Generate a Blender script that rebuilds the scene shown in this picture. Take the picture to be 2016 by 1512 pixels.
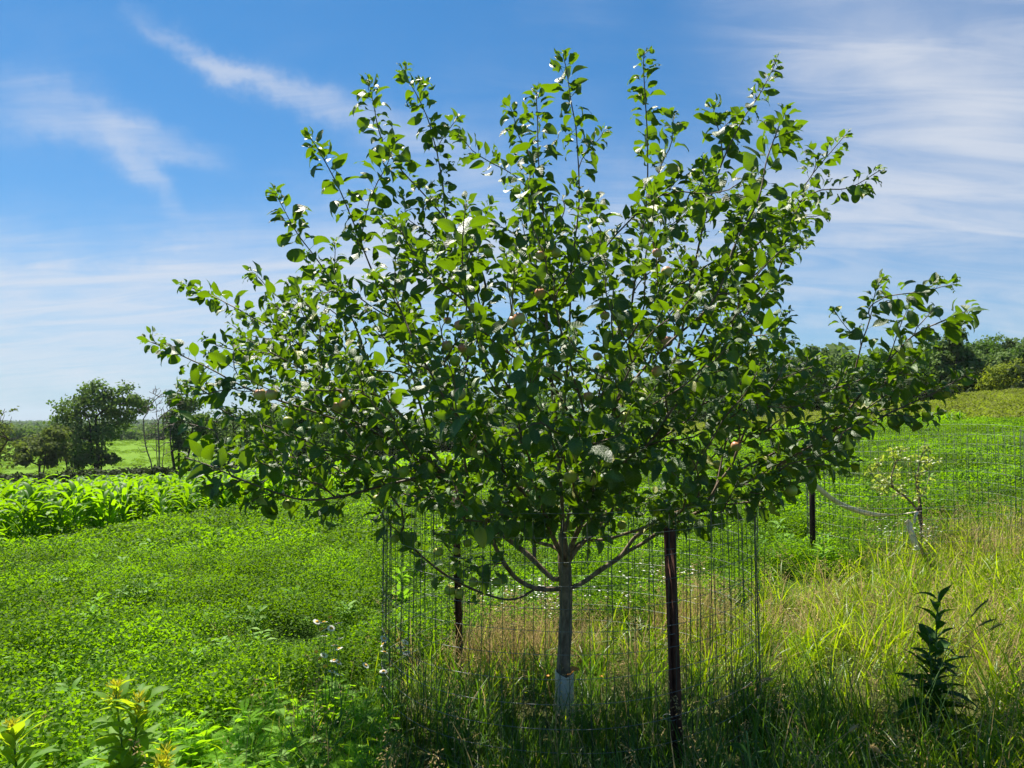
import bpy, math, random
import numpy as np
from mathutils import Vector, Matrix

for o in list(bpy.data.objects):
    bpy.data.objects.remove(o)
random.seed(11)
rng = np.random.default_rng(11)
SC = bpy.context.scene
COL = SC.collection
R = math.radians
F, CX, CY, CAMZ = 1523.0, 1008.0, 756.0, 1.6
PITCH = math.atan(84 / F)

# ------------------------------------------------------------------ camera
cam_d = bpy.data.cameras.new('camera')
cam_d.lens = F / 2016 * 36.0
cam_d.sensor_width = 36.0
cam_d.clip_start = 0.05
cam_d.clip_end = 9000
cam = bpy.data.objects.new('camera', cam_d)
cam.location = (0, 0, CAMZ)
cam.rotation_euler = (R(90) + PITCH, 0, 0)
COL.objects.link(cam)
SC.camera = cam

# ------------------------------------------------------------------ exposure, sun, sky
SC.view_settings.view_transform = 'Standard'
SC.view_settings.look = 'None'
SC.view_settings.gamma = 1.0
SC.view_settings.exposure = 1.25
SUN_EL, SUN_AZ = 60.0, -36.0          # azimuth from +Y, positive towards +X
to_sun = Vector((math.sin(R(SUN_AZ)) * math.cos(R(SUN_EL)), math.cos(R(SUN_AZ)) * math.cos(R(SUN_EL)), math.sin(R(SUN_EL))))
sun_d = bpy.data.lights.new('sun', 'SUN')
sun_d.energy = 5.0
sun_d.angle = R(0.5)
sun_d.color = (1.0, 0.94, 0.82)
sun = bpy.data.objects.new('sun', sun_d)
sun.rotation_euler = (-to_sun).to_track_quat('-Z', 'Y').to_euler()
COL.objects.link(sun)


def nd(nt, kind, ins=None, **kw):
    n = nt.nodes.new(kind)
    for k, v in kw.items():
        setattr(n, k, v)
    for k, v in (ins or {}).items():
        s = n.inputs[k]
        if isinstance(v, bpy.types.NodeSocket):
            nt.links.new(v, s)
        elif isinstance(v, bpy.types.Node):
            nt.links.new(v.outputs[0], s)
        else:
            if hasattr(s, 'default_value') and isinstance(v, (tuple, list)) and s.type == 'RGBA' and len(v) == 3:
                v = (*v, 1)
            s.default_value = v
    return n


def mth(nt, op, a, b=0.0, c=0.0, clamp=False):
    n = nd(nt, 'ShaderNodeMath', {0: a, 1: b, 2: c}, operation=op)
    n.use_clamp = clamp
    return n.outputs[0]


def mixc(nt, fac, a, b, blend='MIX'):
    n = nd(nt, 'ShaderNodeMix', data_type='RGBA', blend_type=blend)
    for idx, v in ((0, fac), (6, a), (7, b)):
        s = n.inputs[idx]
        if isinstance(v, bpy.types.NodeSocket):
            nt.links.new(v, s)
        else:
            if isinstance(v, (tuple, list)) and len(v) == 3:
                v = (*v, 1)
            s.default_value = v
    return n.outputs[2]


def ramp(nt, fac, lo, hi):
    return nd(nt, 'ShaderNodeMapRange', {0: fac, 1: lo, 2: hi, 3: 0.0, 4: 1.0}, interpolation_type='SMOOTHSTEP').outputs[0]


world = bpy.data.worlds.new('World')
SC.world = world
world.use_nodes = True
wt = world.node_tree
wt.nodes.clear()
sky = nd(wt, 'ShaderNodeTexSky', sky_type='NISHITA', sun_disc=False, sun_elevation=R(SUN_EL), sun_rotation=R(SUN_AZ),
         altitude=300.0, air_density=1.0, dust_density=0.3, ozone_density=2.0)
SKY_STRENGTH = 0.052
tc = nd(wt, 'ShaderNodeTexCoord')
sep = nd(wt, 'ShaderNodeSeparateXYZ', {0: tc.outputs['Generated']})
X, Y, Z = sep.outputs
az0 = mth(wt, 'ARCTAN2', X, Y)
el0 = mth(wt, 'ARCSINE', Z)
# wind-drawn distortion of the cloud coordinates
nz1 = nd(wt, 'ShaderNodeTexNoise', {'Vector': tc.outputs['Generated'], 'Scale': 9.0, 'Detail': 5.0, 'Roughness': 0.6})
nsep = nd(wt, 'ShaderNodeSeparateColor', {0: nz1.outputs['Color']})
az = mth(wt, 'ADD', az0, mth(wt, 'MULTIPLY', mth(wt, 'SUBTRACT', nsep.outputs[0], 0.5), 0.10))
el = mth(wt, 'ADD', el0, mth(wt, 'MULTIPLY', mth(wt, 'SUBTRACT', nsep.outputs[1], 0.5), 0.10))


def streak(p0, p1, w0, w1, amp):
    """A soft band of cirrus between two sky directions (photo pixels turned into azimuth, elevation)."""
    def ae(p):
        return math.atan((p[0] - CX) / F), math.atan((840 - p[1]) / math.hypot(F, p[0] - CX))
    a0, e0 = ae(p0)
    a1, e1 = ae(p1)
    L = math.hypot(a1 - a0, e1 - e0)
    ux, uy = (a1 - a0) / L, (e1 - e0) / L
    da = mth(wt, 'SUBTRACT', az, a0)
    de = mth(wt, 'SUBTRACT', el, e0)
    s = mth(wt, 'ADD', mth(wt, 'MULTIPLY', da, ux), mth(wt, 'MULTIPLY', de, uy))
    d = mth(wt, 'ADD', mth(wt, 'MULTIPLY', da, -uy), mth(wt, 'MULTIPLY', de, ux))
    t = mth(wt, 'DIVIDE', s, L)
    wd = mth(wt, 'ADD', w0 / F, mth(wt, 'MULTIPLY', mth(wt, 'MULTIPLY', t, 1.0, clamp=True), (w1 - w0) / F))
    q = mth(wt, 'DIVIDE', d, wd)
    g = mth(wt, 'EXPONENT', mth(wt, 'MULTIPLY', mth(wt, 'MULTIPLY', q, q), -1.0))
    e = mth(wt, 'MULTIPLY', ramp(wt, t, -0.22, 0.30), ramp(wt, t, 1.2, 0.7))
    return mth(wt, 'MULTIPLY', mth(wt, 'MULTIPLY', g, e), amp)


STREAKS = [
    ((300, 40), (700, 215), 13, 26, 0.62),
    ((640, 200), (1000, 330), 34, 60, 0.34),
    ((-60, 175), (400, 290), 40, 20, 0.46),
    ((170, 230), (340, 420), 30, 14, 0.44),
    ((-400, 600), (900, 545), 105, 85, 0.95),
    ((-400, 730), (600, 700), 60, 40, 0.40),
    ((-300, 555), (460, 505), 22, 22, 0.35),
    ((1480, -60), (2300, 330), 150, 190, 0.62),
    ((1720, 0), (2000, 260), 50, 80, 0.50),
    ((1620, 120), (2400, 130), 190, 210, 0.24),
    ((1540, 400), (2300, 340), 70, 90, 0.62),
    ((560, 490), (1700, 420), 95, 130, 0.62),
    ((1100, 560), (2300, 560), 26, 26, 0.32),
    ((1500, 640), (2300, 610), 16, 18, 0.30),
]
total = None
for st in STREAKS:
    v = streak(*st)
    total = v if total is None else mth(wt, 'ADD', total, v)
# cirrus fibre texture on the cloud plane, present over the whole dome
zc = mth(wt, 'ADD', mth(wt, 'MAXIMUM', Z, 0.0), 0.18)
cv = nd(wt, 'ShaderNodeCombineXYZ', {0: mth(wt, 'DIVIDE', X, zc), 1: mth(wt, 'DIVIDE', Y, zc), 2: 0.0})
mp = nd(wt, 'ShaderNodeMapping', {0: cv, 2: (0, 0, R(28)), 3: (0.55, 2.2, 1.0)})
fib = nd(wt, 'ShaderNodeTexNoise', {'Vector': mp, 'Scale': 3.4, 'Detail': 10.0, 'Roughness': 0.62, 'Distortion': 0.7})
fib2 = nd(wt, 'ShaderNodeTexNoise', {'Vector': cv, 'Scale': 0.9, 'Detail': 6.0, 'Roughness': 0.6, 'Distortion': 0.4})
fibm = ramp(wt, fib.outputs[0], 0.30, 0.72)
base_c = mth(wt, 'MULTIPLY', mth(wt, 'MULTIPLY', ramp(wt, fib2.outputs[0], 0.46, 0.75), fibm), 0.16)
cl = mth(wt, 'ADD', mth(wt, 'MULTIPLY', total, mth(wt, 'ADD', 0.42, mth(wt, 'MULTIPLY', fibm, 0.95))), base_c)
cl = mth(wt, 'SUBTRACT', 1.0, mth(wt, 'EXPONENT', mth(wt, 'MULTIPLY', cl, -1.15)))
cl = mth(wt, 'MULTIPLY', cl, ramp(wt, Z, -0.03, 0.02))
deep = mixc(wt, 1.0, sky.outputs[0], (0.25, 0.72, 1.0), 'MULTIPLY')
hz = mth(wt, 'EXPONENT', mth(wt, 'MULTIPLY', mth(wt, 'ABSOLUTE', el0), -7.0))
deep = mixc(wt, mth(wt, 'MULTIPLY', hz, 0.92), deep, (4.1, 4.7, 5.6))
skyc = mixc(wt, cl, deep, (5.9, 6.2, 6.8))
bg = nd(wt, 'ShaderNodeBackground', {'Color': skyc, 'Strength': SKY_STRENGTH})
wo = nd(wt, 'ShaderNodeOutputWorld', {'Surface': bg})

# ------------------------------------------------------------------ small helpers


def P(px, py, depth):
    """World point seen at photo pixel (px, py), DEPTH metres in front of the camera along +Y."""
    x, z = (px - CX) / F, -(py - CY) / F
    y2 = math.cos(PITCH) - z * math.sin(PITCH)
    z2 = math.sin(PITCH) + z * math.cos(PITCH)
    return Vector((x / y2 * depth, depth, CAMZ + z2 / y2 * depth))


def tag(o, label=None, cat=None, group=None, kind=None):
    if label: o['label'] = label
    if cat: o['category'] = cat
    if group: o['group'] = group
    if kind: o['kind'] = kind
    return o


def link(name, me, parent=None, loc=None):
    o = bpy.data.objects.new(name, me)
    COL.objects.link(o)
    if parent is not None: o.parent = parent
    if loc is not None: o.location = loc
    return o


def thing(name, label, cat, loc, group=None, rotz=0.0):
    o = bpy.data.objects.new(name, None)
    o.empty_display_size = 0.2
    COL.objects.link(o)
    o.location = loc
    o.rotation_euler = (0, 0, rotz)
    return tag(o, label, cat, group)


def mesh(name, V, Q, mats, midx=None, uv=None, attrs=None, smooth=True):
    """Mesh from numpy: V (n,3); Q (m,4) quads, a repeated last index makes a triangle."""
    V = np.asarray(V, dtype=np.float32)
    Q = np.asarray(Q, dtype=np.int64)
    me = bpy.data.meshes.new(name)
    tri = Q[:, 2] == Q[:, 3]
    keep = np.ones(Q.shape, bool)
    keep[:, 3] = ~tri
    loops = Q[keep]
    tot = keep.sum(1)
    start = np.concatenate([[0], np.cumsum(tot)[:-1]])
    me.vertices.add(len(V))
    me.vertices.foreach_set('co', V.ravel())
    me.loops.add(len(loops))
    me.loops.foreach_set('vertex_index', loops.astype(np.int32))
    me.polygons.add(len(Q))
    me.polygons.foreach_set('loop_start', start.astype(np.int32))
    me.polygons.foreach_set('loop_total', tot.astype(np.int32))
    if midx is not None:
        me.polygons.foreach_set('material_index', np.asarray(midx, dtype=np.int32))
    if smooth:
        me.polygons.foreach_set('use_smooth', np.ones(len(Q), bool))
    if uv is not None:
        l = me.uv_layers.new(name='UVMap')
        l.data.foreach_set('uv', np.asarray(uv, dtype=np.float32)[loops].ravel())
    for k, v in (attrs or {}).items():
        v = np.asarray(v, dtype=np.float32)
        if v.ndim == 1:
            me.attributes.new(k, 'FLOAT', 'POINT').data.foreach_set('value', v)
        else:
            me.attributes.new(k, 'FLOAT_COLOR', 'POINT').data.foreach_set('color', np.column_stack([v, np.ones(len(v))]).astype(np.float32).ravel())
    for m in mats:
        me.materials.append(m)
    me.update(calc_edges=True)
    me.validate()
    return me


def tube(pts, rad, sides=6, cap=True):
    """Swept tube through pts; returns V, Q."""
    pts = np.asarray(pts, float)
    rad = np.broadcast_to(np.asarray(rad, float), (len(pts),))
    T = np.gradient(pts, axis=0)
    T /= np.linalg.norm(T, axis=1, keepdims=True) + 1e-12
    ref = np.array([0.0, 0, 1]) if abs(T[0, 2]) < 0.9 else np.array([1.0, 0, 0])
    n = np.cross(T[0], ref)
    n /= np.linalg.norm(n)
    V = []
    a = np.arange(sides) * 2 * math.pi / sides
    for i in range(len(pts)):
        n = n - T[i] * np.dot(n, T[i])
        n /= np.linalg.norm(n) + 1e-12
        b = np.cross(T[i], n)
        V.append(pts[i] + rad[i] * (np.outer(np.cos(a), n) + np.outer(np.sin(a), b)))
    V = np.concatenate(V)
    k = len(pts)
    i, j = np.meshgrid(np.arange(k - 1), np.arange(sides), indexing='ij')
    j2 = (j + 1) % sides
    Q = np.stack([i * sides + j, i * sides + j2, (i + 1) * sides + j2, (i + 1) * sides + j], -1).reshape(-1, 4)
    if cap:
        c = len(V)
        V = np.vstack([V, pts[-1] + T[-1] * rad[-1] * 0.5, pts[0]])
        e = (k - 1) * sides
        capq = [[e + s, e + (s + 1) % sides, c, c] for s in range(sides)] + [[(s + 1) % sides, s, c + 1, c + 1] for s in range(sides)]
        Q = np.vstack([Q, capq])
    return V, Q


class Acc:
    def __init__(s):
        s.V, s.Q, s.M, s.U, s.A, s.n = [], [], [], [], [], 0

    def add(s, V, Q, m=0, uv=None, a=0.0):
        s.V.append(np.asarray(V, float))
        s.Q.append(np.asarray(Q) + s.n)
        s.M.append(np.full(len(Q), m))
        s.U.append(np.zeros((len(V), 2)) if uv is None else uv)
        s.A.append(np.full(len(V), a) if np.isscalar(a) else a)
        s.n += len(V)

    def build(s, name, mats, smooth=True):
        return mesh(name, np.concatenate(s.V), np.concatenate(s.Q), mats, np.concatenate(s.M), np.concatenate(s.U), {'tint': np.concatenate(s.A)}, smooth)


def box(cx, cy, cz, sx, sy, sz):
    v = np.array([[x, y, z] for x in (-1, 1) for y in (-1, 1) for z in (-1, 1)], float) * 0.5 * np.array([sx, sy, sz]) + np.array([cx, cy, cz])
    q = np.array([[0, 1, 3, 2], [4, 6, 7, 5], [0, 4, 5, 1], [2, 3, 7, 6], [0, 2, 6, 4], [1, 5, 7, 3]])
    return v, q


# ------------------------------------------------------------------ materials


def new_mat(name):
    m = bpy.data.materials.new(name)
    m.use_nodes = True
    m.node_tree.nodes.clear()
    return m, m.node_tree


def leaf_mat(name, top, alt, under, trans, rough=0.42, tfac=0.4, spec=0.5, veins=False, young=None, patchy=0.0):
    """Leaf: glossy upper side, paler underside, light shining through; colour differs leaf by leaf."""
    m, t = new_mat(name)
    at = nd(t, 'ShaderNodeAttribute', attribute_name='tint')
    oi = nd(t, 'ShaderNodeObjectInfo')
    f = mth(t, 'FRACT', mth(t, 'ADD', at.outputs['Fac'], oi.outputs['Random']))
    c = mixc(t, f, top, alt)
    tr = mixc(t, f, trans, tuple(min(1, 1.25 * v) for v in trans))
    if young is not None:
        ay = nd(t, 'ShaderNodeAttribute', attribute_name='young')
        c = mixc(t, ay.outputs['Fac'], c, young)
    if patchy:
        pn = nd(t, 'ShaderNodeTexNoise', {'Vector': oi.outputs['Location'], 'Scale': 0.7, 'Detail': 4.0, 'Roughness': 0.6})
        pf = mth(t, 'ADD', 1.0 - patchy * .5, mth(t, 'MULTIPLY', ramp(t, pn.outputs[0], 0.32, 0.68), patchy))
        pc = nd(t, 'ShaderNodeCombineColor', {0: pf, 1: pf, 2: pf})
        c = mixc(t, 1.0, c, pc.outputs[0], 'MULTIPLY')
        tr = mixc(t, 1.0, tr, pc.outputs[0], 'MULTIPLY')
    geo = nd(t, 'ShaderNodeNewGeometry')
    c = mixc(t, geo.outputs['Backfacing'], c, under)
    bsdf = nd(t, 'ShaderNodeBsdfPrincipled', {'Base Color': c, 'Roughness': rough, 'Specular IOR Level': spec})
    if veins:
        uv = nd(t, 'ShaderNodeUVMap')
        s = nd(t, 'ShaderNodeSeparateXYZ', {0: uv.outputs[0]})
        u = mth(t, 'ABSOLUTE', mth(t, 'SUBTRACT', s.outputs[0], 0.5))
        lat = mth(t, 'SINE', mth(t, 'MULTIPLY', mth(t, 'SUBTRACT', s.outputs[1], mth(t, 'MULTIPLY', u, 0.55)), 50.0))
        vein = mth(t, 'MAXIMUM', ramp(t, lat, 0.72, 1.0), ramp(t, u, 0.035, 0.0))
        nz = nd(t, 'ShaderNodeTexNoise', {'Vector': uv.outputs[0], 'Scale': 14.0, 'Detail': 3.0})
        hgt = mth(t, 'ADD', mth(t, 'MULTIPLY', vein, -0.6), mth(t, 'MULTIPLY', nz.outputs[0], 1.2))
        bmp = nd(t, 'ShaderNodeBump', {'Height': hgt, 'Strength': 0.55, 'Distance': 0.004})
        t.links.new(bmp.outputs[0], bsdf.inputs['Normal'])
        c2 = mixc(t, mth(t, 'MULTIPLY', vein, 0.35), c, (0.16, 0.24, 0.06))
        # brown specks and the odd yellowing leaf
        spn = nd(t, 'ShaderNodeTexNoise', {'Vector': nd(t, 'ShaderNodeVectorMath', {0: uv.outputs[0], 1: nd(t, 'ShaderNodeCombineXYZ', {0: mth(t, 'MULTIPLY', f, 37.0), 1: mth(t, 'MULTIPLY', f, 91.0), 2: 0.0}).outputs[0]}).outputs[0], 'Scale': 9.0, 'Detail': 2.0})
        c2 = mixc(t, mth(t, 'MULTIPLY', ramp(t, spn.outputs[0], 0.70, 0.76), 0.85), c2, (0.13, 0.075, 0.03))
        c2 = mixc(t, mth(t, 'MULTIPLY', mth(t, 'GREATER_THAN', f, 0.965), 0.75), c2, (0.36, 0.34, 0.03))
        t.links.new(c2, bsdf.inputs['Base Color'])
    tl = nd(t, 'ShaderNodeBsdfTranslucent', {'Color': tr})
    mx = nd(t, 'ShaderNodeMixShader', {0: tfac, 1: bsdf.outputs[0], 2: tl.outputs[0]})
    nd(t, 'ShaderNodeOutputMaterial', {'Surface': mx.outputs[0]})
    return m


def solid_mat(name, c1, c2, scale=20.0, rough=0.7, metal=0.0, bump=0.3, stretch=(1, 1, 1), spec=0.5, dist=0.01, detail=5.0):
    m, t = new_mat(name)
    tcx = nd(t, 'ShaderNodeTexCoord')
    mpp = nd(t, 'ShaderNodeMapping', {0: tcx.outputs['Object'], 3: stretch})
    n1 = nd(t, 'ShaderNodeTexNoise', {'Vector': mpp, 'Scale': scale, 'Detail': detail, 'Roughness': 0.65})
    c = mixc(t, ramp(t, n1.outputs[0], 0.3, 0.7), c1, c2)
    b = nd(t, 'ShaderNodeBump', {'Height': n1.outputs[0], 'Strength': bump, 'Distance': dist})
    p = nd(t, 'ShaderNodeBsdfPrincipled', {'Base Color': c, 'Roughness': rough, 'Metallic': metal, 'Normal': b.outputs[0], 'Specular IOR Level': spec})
    nd(t, 'ShaderNodeOutputMaterial', {'Surface': p.outputs[0]})
    return m


M = {}
M['apple_leaf'] = leaf_mat('apple_leaf', (0.012, 0.041, 0.002), (0.030, 0.077, 0.003), (0.055, 0.104, 0.014), (0.19, 0.35, 0.002), rough=0.45, tfac=0.28, spec=0.6, veins=True, young=(0.085, 0.185, 0.018))
M['sapling_leaf'] = leaf_mat('sapling_leaf', (0.12, 0.20, 0.03), (0.25, 0.27, 0.05), (0.2, 0.25, 0.1), (0.45, 0.55, 0.05), rough=0.4)
M['alfalfa'] = leaf_mat('alfalfa_leaf', (0.038, 0.112, 0.001), (0.108, 0.205, 0.002), (0.06, 0.13, 0.004), (0.225, 0.43, 0.002), rough=0.6, tfac=0.36, spec=0.12, patchy=1.0)
M['alfalfa_bright'] = leaf_mat('weed_leaf', (0.09, 0.23, 0.015), (0.16, 0.29, 0.035), (0.14, 0.26, 0.05), (0.28, 0.56, 0.02), rough=0.62, tfac=0.35, spec=0.25)
M['corn'] = leaf_mat('corn_leaf', (0.05, 0.145, 0.002), (0.09, 0.19, 0.003), (0.06, 0.15, 0.005), (0.27, 0.52, 0.003), rough=0.5, tfac=0.42, spec=0.16, patchy=0.4)
M['grass_shade_dark'] = leaf_mat('lush_grass', (0.024, 0.072, 0.005), (0.058, 0.125, 0.008), (0.05, 0.11, 0.015), (0.16, 0.34, 0.008), rough=0.40, tfac=0.32, spec=0.4)  # lush green, darkened further to carry the tree's shade
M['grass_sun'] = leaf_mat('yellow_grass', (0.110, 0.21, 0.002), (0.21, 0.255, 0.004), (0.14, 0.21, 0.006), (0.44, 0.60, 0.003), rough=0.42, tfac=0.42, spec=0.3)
M['grass_mid'] = leaf_mat('green_grass', (0.050, 0.135, 0.003), (0.115, 0.205, 0.005), (0.09, 0.16, 0.010), (0.26, 0.46, 0.004), rough=0.42, tfac=0.36, spec=0.35)
M['straw'] = leaf_mat('straw', (0.38, 0.27, 0.11), (0.52, 0.39, 0.18), (0.38, 0.28, 0.12), (0.52, 0.40, 0.17), rough=0.6, tfac=0.3, spec=0.3)
M['seed'] = leaf_mat('grass_seed', (0.36, 0.24, 0.10), (0.52, 0.39, 0.17), (0.36, 0.26, 0.12), (0.48, 0.36, 0.14), rough=0.7, tfac=0.3, spec=0.2)
M['ragweed'] = leaf_mat('ragweed_leaf', (0.11, 0.27, 0.006), (0.16, 0.33, 0.009), (0.13, 0.27, 0.015), (0.40, 0.74, 0.008), rough=0.55, tfac=0.40, spec=0.2)
M['goldenrod'] = leaf_mat('goldenrod_leaf', (0.07, 0.18, 0.010), (0.13, 0.24, 0.012), (0.12, 0.22, 0.03), (0.46, 0.62, 0.012), rough=0.6, tfac=0.42, spec=0.2)
M['golden_bud'] = leaf_mat('goldenrod_bud', (0.42, 0.42, 0.02), (0.62, 0.50, 0.015), (0.4, 0.4, 0.04), (0.65, 0.6, 0.02), rough=0.6, tfac=0.4, spec=0.2)
M['horseweed'] = leaf_mat('horseweed_leaf', (0.016, 0.058, 0.005), (0.028, 0.08, 0.007), (0.04, 0.09, 0.02), (0.10, 0.26, 0.006), rough=0.6, tfac=0.28, spec=0.2)
M['oak'] = leaf_mat('oak_leaf', (0.060, 0.108, 0.018), (0.125, 0.185, 0.040), (0.10, 0.15, 0.045), (0.16, 0.27, 0.03), rough=0.8, tfac=0.26, spec=0.1)
M['olive'] = leaf_mat('olive_leaf', (0.085, 0.12, 0.02), (0.13, 0.165, 0.035), (0.10, 0.13, 0.04), (0.18, 0.25, 0.03), rough=0.8, tfac=0.28, spec=0.1)
M['woods'] = leaf_mat('woodland_leaf', (0.045, 0.105, 0.012), (0.085, 0.155, 0.020), (0.07, 0.12, 0.03), (0.13, 0.26, 0.02), rough=0.8, tfac=0.26, spec=0.1)
M['meadow'] = leaf_mat('meadow_leaf', (0.11, 0.21, 0.008), (0.15, 0.25, 0.012), (0.12, 0.2, 0.015), (0.26, 0.44, 0.008), rough=0.8, tfac=0.3, spec=0.1)
M['rough'] = leaf_mat('rough_meadow_leaf', (0.10, 0.16, 0.010), (0.20, 0.20, 0.045), (0.14, 0.16, 0.03), (0.26, 0.34, 0.02), rough=0.8, tfac=0.3, spec=0.1, patchy=0.8)
M['scrub'] = leaf_mat('shaded_scrub_leaf', (0.016, 0.030, 0.008), (0.035, 0.052, 0.014), (0.03, 0.045, 0.015), (0.04, 0.07, 0.01), rough=0.8, tfac=0.2, spec=0.1)  # leaf colour darkened to hold the shade under the trees
M['timothy'] = leaf_mat('timothy_head', (0.10, 0.13, 0.04), (0.16, 0.17, 0.06), (0.1, 0.13, 0.05), (0.15, 0.2, 0.05), rough=0.8, tfac=0.2, spec=0.1)
M['willow'] = leaf_mat('shrub_leaf', (0.115, 0.17, 0.010), (0.18, 0.22, 0.016), (0.14, 0.18, 0.03), (0.27, 0.34, 0.015), rough=0.8, tfac=0.35, spec=0.1)
M['bark'] = solid_mat('apple_bark', (0.10, 0.068, 0.043), (0.30, 0.225, 0.155), scale=34, rough=0.85, bump=0.9, stretch=(1, 1, 0.35), spec=0.25)
M['twig'] = solid_mat('apple_twig_bark', (0.085, 0.055, 0.038), (0.17, 0.115, 0.08), scale=40, rough=0.6, bump=0.3, spec=0.4)
M['dark_bark'] = solid_mat('dark_bark', (0.030, 0.024, 0.018), (0.075, 0.06, 0.045), scale=3, rough=0.9, bump=0.5, spec=0.2)
M['grey_bark'] = solid_mat('dead_bark', (0.09, 0.075, 0.06), (0.19, 0.165, 0.14), scale=3, rough=0.9, bump=0.4, spec=0.2)
M['rust'] = solid_mat('rusty_steel', (0.050, 0.020, 0.013), (0.14, 0.055, 0.032), scale=38, rough=0.8, bump=0.5, stretch=(1, 1, 0.3), spec=0.3, dist=0.003)
M['dark_post'] = solid_mat('dark_steel', (0.028, 0.018, 0.013), (0.085, 0.045, 0.030), scale=38, rough=0.75, bump=0.4, stretch=(1, 1, 0.3), spec=0.3, dist=0.003)
M['wire'] = solid_mat('galvanised_wire', (0.12, 0.13, 0.12), (0.26, 0.28, 0.26), scale=30, rough=0.5, metal=0.4, bump=0.1)
M['wire_backlit'] = solid_mat('backlit_dark_wire', (0.030, 0.045, 0.032), (0.08, 0.10, 0.08), scale=18, rough=0.55, metal=0.2, bump=0.1)  # same wire as the galvanised, coloured darker as if backlit
M['guard'] = solid_mat('white_plastic_wrap', (0.62, 0.58, 0.50), (0.84, 0.80, 0.72), scale=14, rough=0.5, bump=0.5, stretch=(1, 1, 0.4), dist=0.01)
M['strap'] = solid_mat('cloth_strap', (0.62, 0.52, 0.40), (0.78, 0.70, 0.60), scale=30, rough=0.8, bump=0.2)
M['tube'] = solid_mat('grey_plastic_tube', (0.10, 0.11, 0.13), (0.17, 0.18, 0.20), scale=16, rough=0.55, bump=0.1)
M['stick'] = solid_mat('old_stick', (0.20, 0.16, 0.06), (0.32, 0.25, 0.12), scale=26, rough=0.85, bump=0.3)
M['petal'] = leaf_mat('white_petal', (0.80, 0.80, 0.78), (0.84, 0.82, 0.76), (0.75, 0.75, 0.72), (0.8, 0.8, 0.76), rough=0.6, tfac=0.3, spec=0.2)
M['disc'] = solid_mat('daisy_disc', (0.72, 0.38, 0.02), (0.80, 0.48, 0.03), scale=300, rough=0.8, bump=0.4, dist=0.002)
M['orange'] = leaf_mat('orange_petal', (0.75, 0.28, 0.02), (0.8, 0.36, 0.02), (0.7, 0.3, 0.03), (0.8, 0.4, 0.03), rough=0.6, tfac=0.3)
M['stalk'] = solid_mat('green_stalk', (0.07, 0.16, 0.025), (0.12, 0.22, 0.04), scale=30, rough=0.6, bump=0.2)
M['brown_leaf'] = leaf_mat('dead_leaf', (0.30, 0.13, 0.03), (0.36, 0.17, 0.04), (0.3, 0.15, 0.05), (0.5, 0.22, 0.04), rough=0.6)


def apple_mat(name, green, green2, blush, amount):
    m, t = new_mat(name)
    tcx = nd(t, 'ShaderNodeTexCoord')
    oi = nd(t, 'ShaderNodeObjectInfo')
    s = nd(t, 'ShaderNodeSeparateXYZ', {0: tcx.outputs['Object']})
    n1 = nd(t, 'ShaderNodeTexNoise', {'Vector': tcx.outputs['Object'], 'Scale': 45.0, 'Detail': 4.0})
    side = mth(t, 'ADD', mth(t, 'MULTIPLY', s.outputs[2], 20.0), mth(t, 'MULTIPLY', s.outputs[0], -12.0))
    f = ramp(t, mth(t, 'ADD', side, mth(t, 'MULTIPLY', n1.outputs[0], 0.9)), 0.15, 1.15)
    c0 = mixc(t, oi.outputs['Random'], green, green2)
    c = mixc(t, mth(t, 'MULTIPLY', f, amount), c0, blush)
    sp = nd(t, 'ShaderNodeTexVoronoi', {'Vector': tcx.outputs['Object'], 'Scale': 170.0})
    c = mixc(t, mth(t, 'MULTIPLY', ramp(t, sp.outputs[0], 0.16, 0.08), 0.35), c, (0.55, 0.55, 0.30))
    p = nd(t, 'ShaderNodeBsdfPrincipled', {'Base Color': c, 'Roughness': 0.42, 'Specular IOR Level': 0.45, 'Subsurface Weight': 0.08, 'Subsurface Radius': (0.01, 0.008, 0.003)})
    nd(t, 'ShaderNodeOutputMaterial', {'Surface': p.outputs[0]})
    return m


M['apple_green'] = apple_mat('green_apple_skin', (0.24, 0.37, 0.03), (0.34, 0.42, 0.05), (0.46, 0.36, 0.08), 0.6)
M['apple_rosy'] = apple_mat('rosy_apple_skin', (0.36, 0.38, 0.07), (0.44, 0.42, 0.10), (0.58, 0.20, 0.13), 0.95)

# ------------------------------------------------------------------ terrain
TD = np.array([0, 4.4, 7.5, 10.4, 15, 20, 30, 40, 62, 95, 150, 200, 400, 900, 1600, 3000.0])
TP = np.array([-900, 0, 500, 1000, 1500, 2016, 2900.0])
TZ = np.array([
    [0, 0, 0, 0, 0, .08, .15],
    [0, 0, 0, 0, .03, .15, .25],
    [-.05, -.05, -.02, .02, .20, .36, .5],
    [-.12, -.10, -.04, .03, .38, .6, .8],
    [-.34, -.30, -.17, .05, .62, 1.0, 1.4],
    [-.72, -.66, -.42, .05, .80, 1.35, 2.0],
    [-1.5, -1.35, -.85, -.1, 1.1, 2.1, 3.1],
    [-2.5, -2.4, -1.6, -.3, 1.5, 3.0, 4.4],
    [-4.2, -4.1, -3.0, -.6, 2.2, 4.6, 6.4],
    [-6.0, -5.6, -3.9, -.5, 3.2, 6.6, 9.0],
    [-5.0, -4.2, -2.6, 0, 3.6, 7.5, 10],
    [-3.0, -2.4, -1.6, .5, 4.2, 9.0, 12],
    [-7, -6, -5, 1, 5, 13, 18],
    [-3, -4, -5, 0, 6, 14, 20],
    [3, 1, 6, 4, 8, 16, 22],
    [3, 2, 6, 5, 9, 17, 22.0]])
_w = np.linspace(math.log(2.0), math.log(3002.0), 240)
_u = np.linspace(-900, 2900, 96)
_g = np.array([np.interp(_u, TP, row) for row in TZ])
_g = np.array([np.interp(_w, np.log(TD + 2.0), _g[:, i]) for i in range(len(_u))]).T
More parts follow.
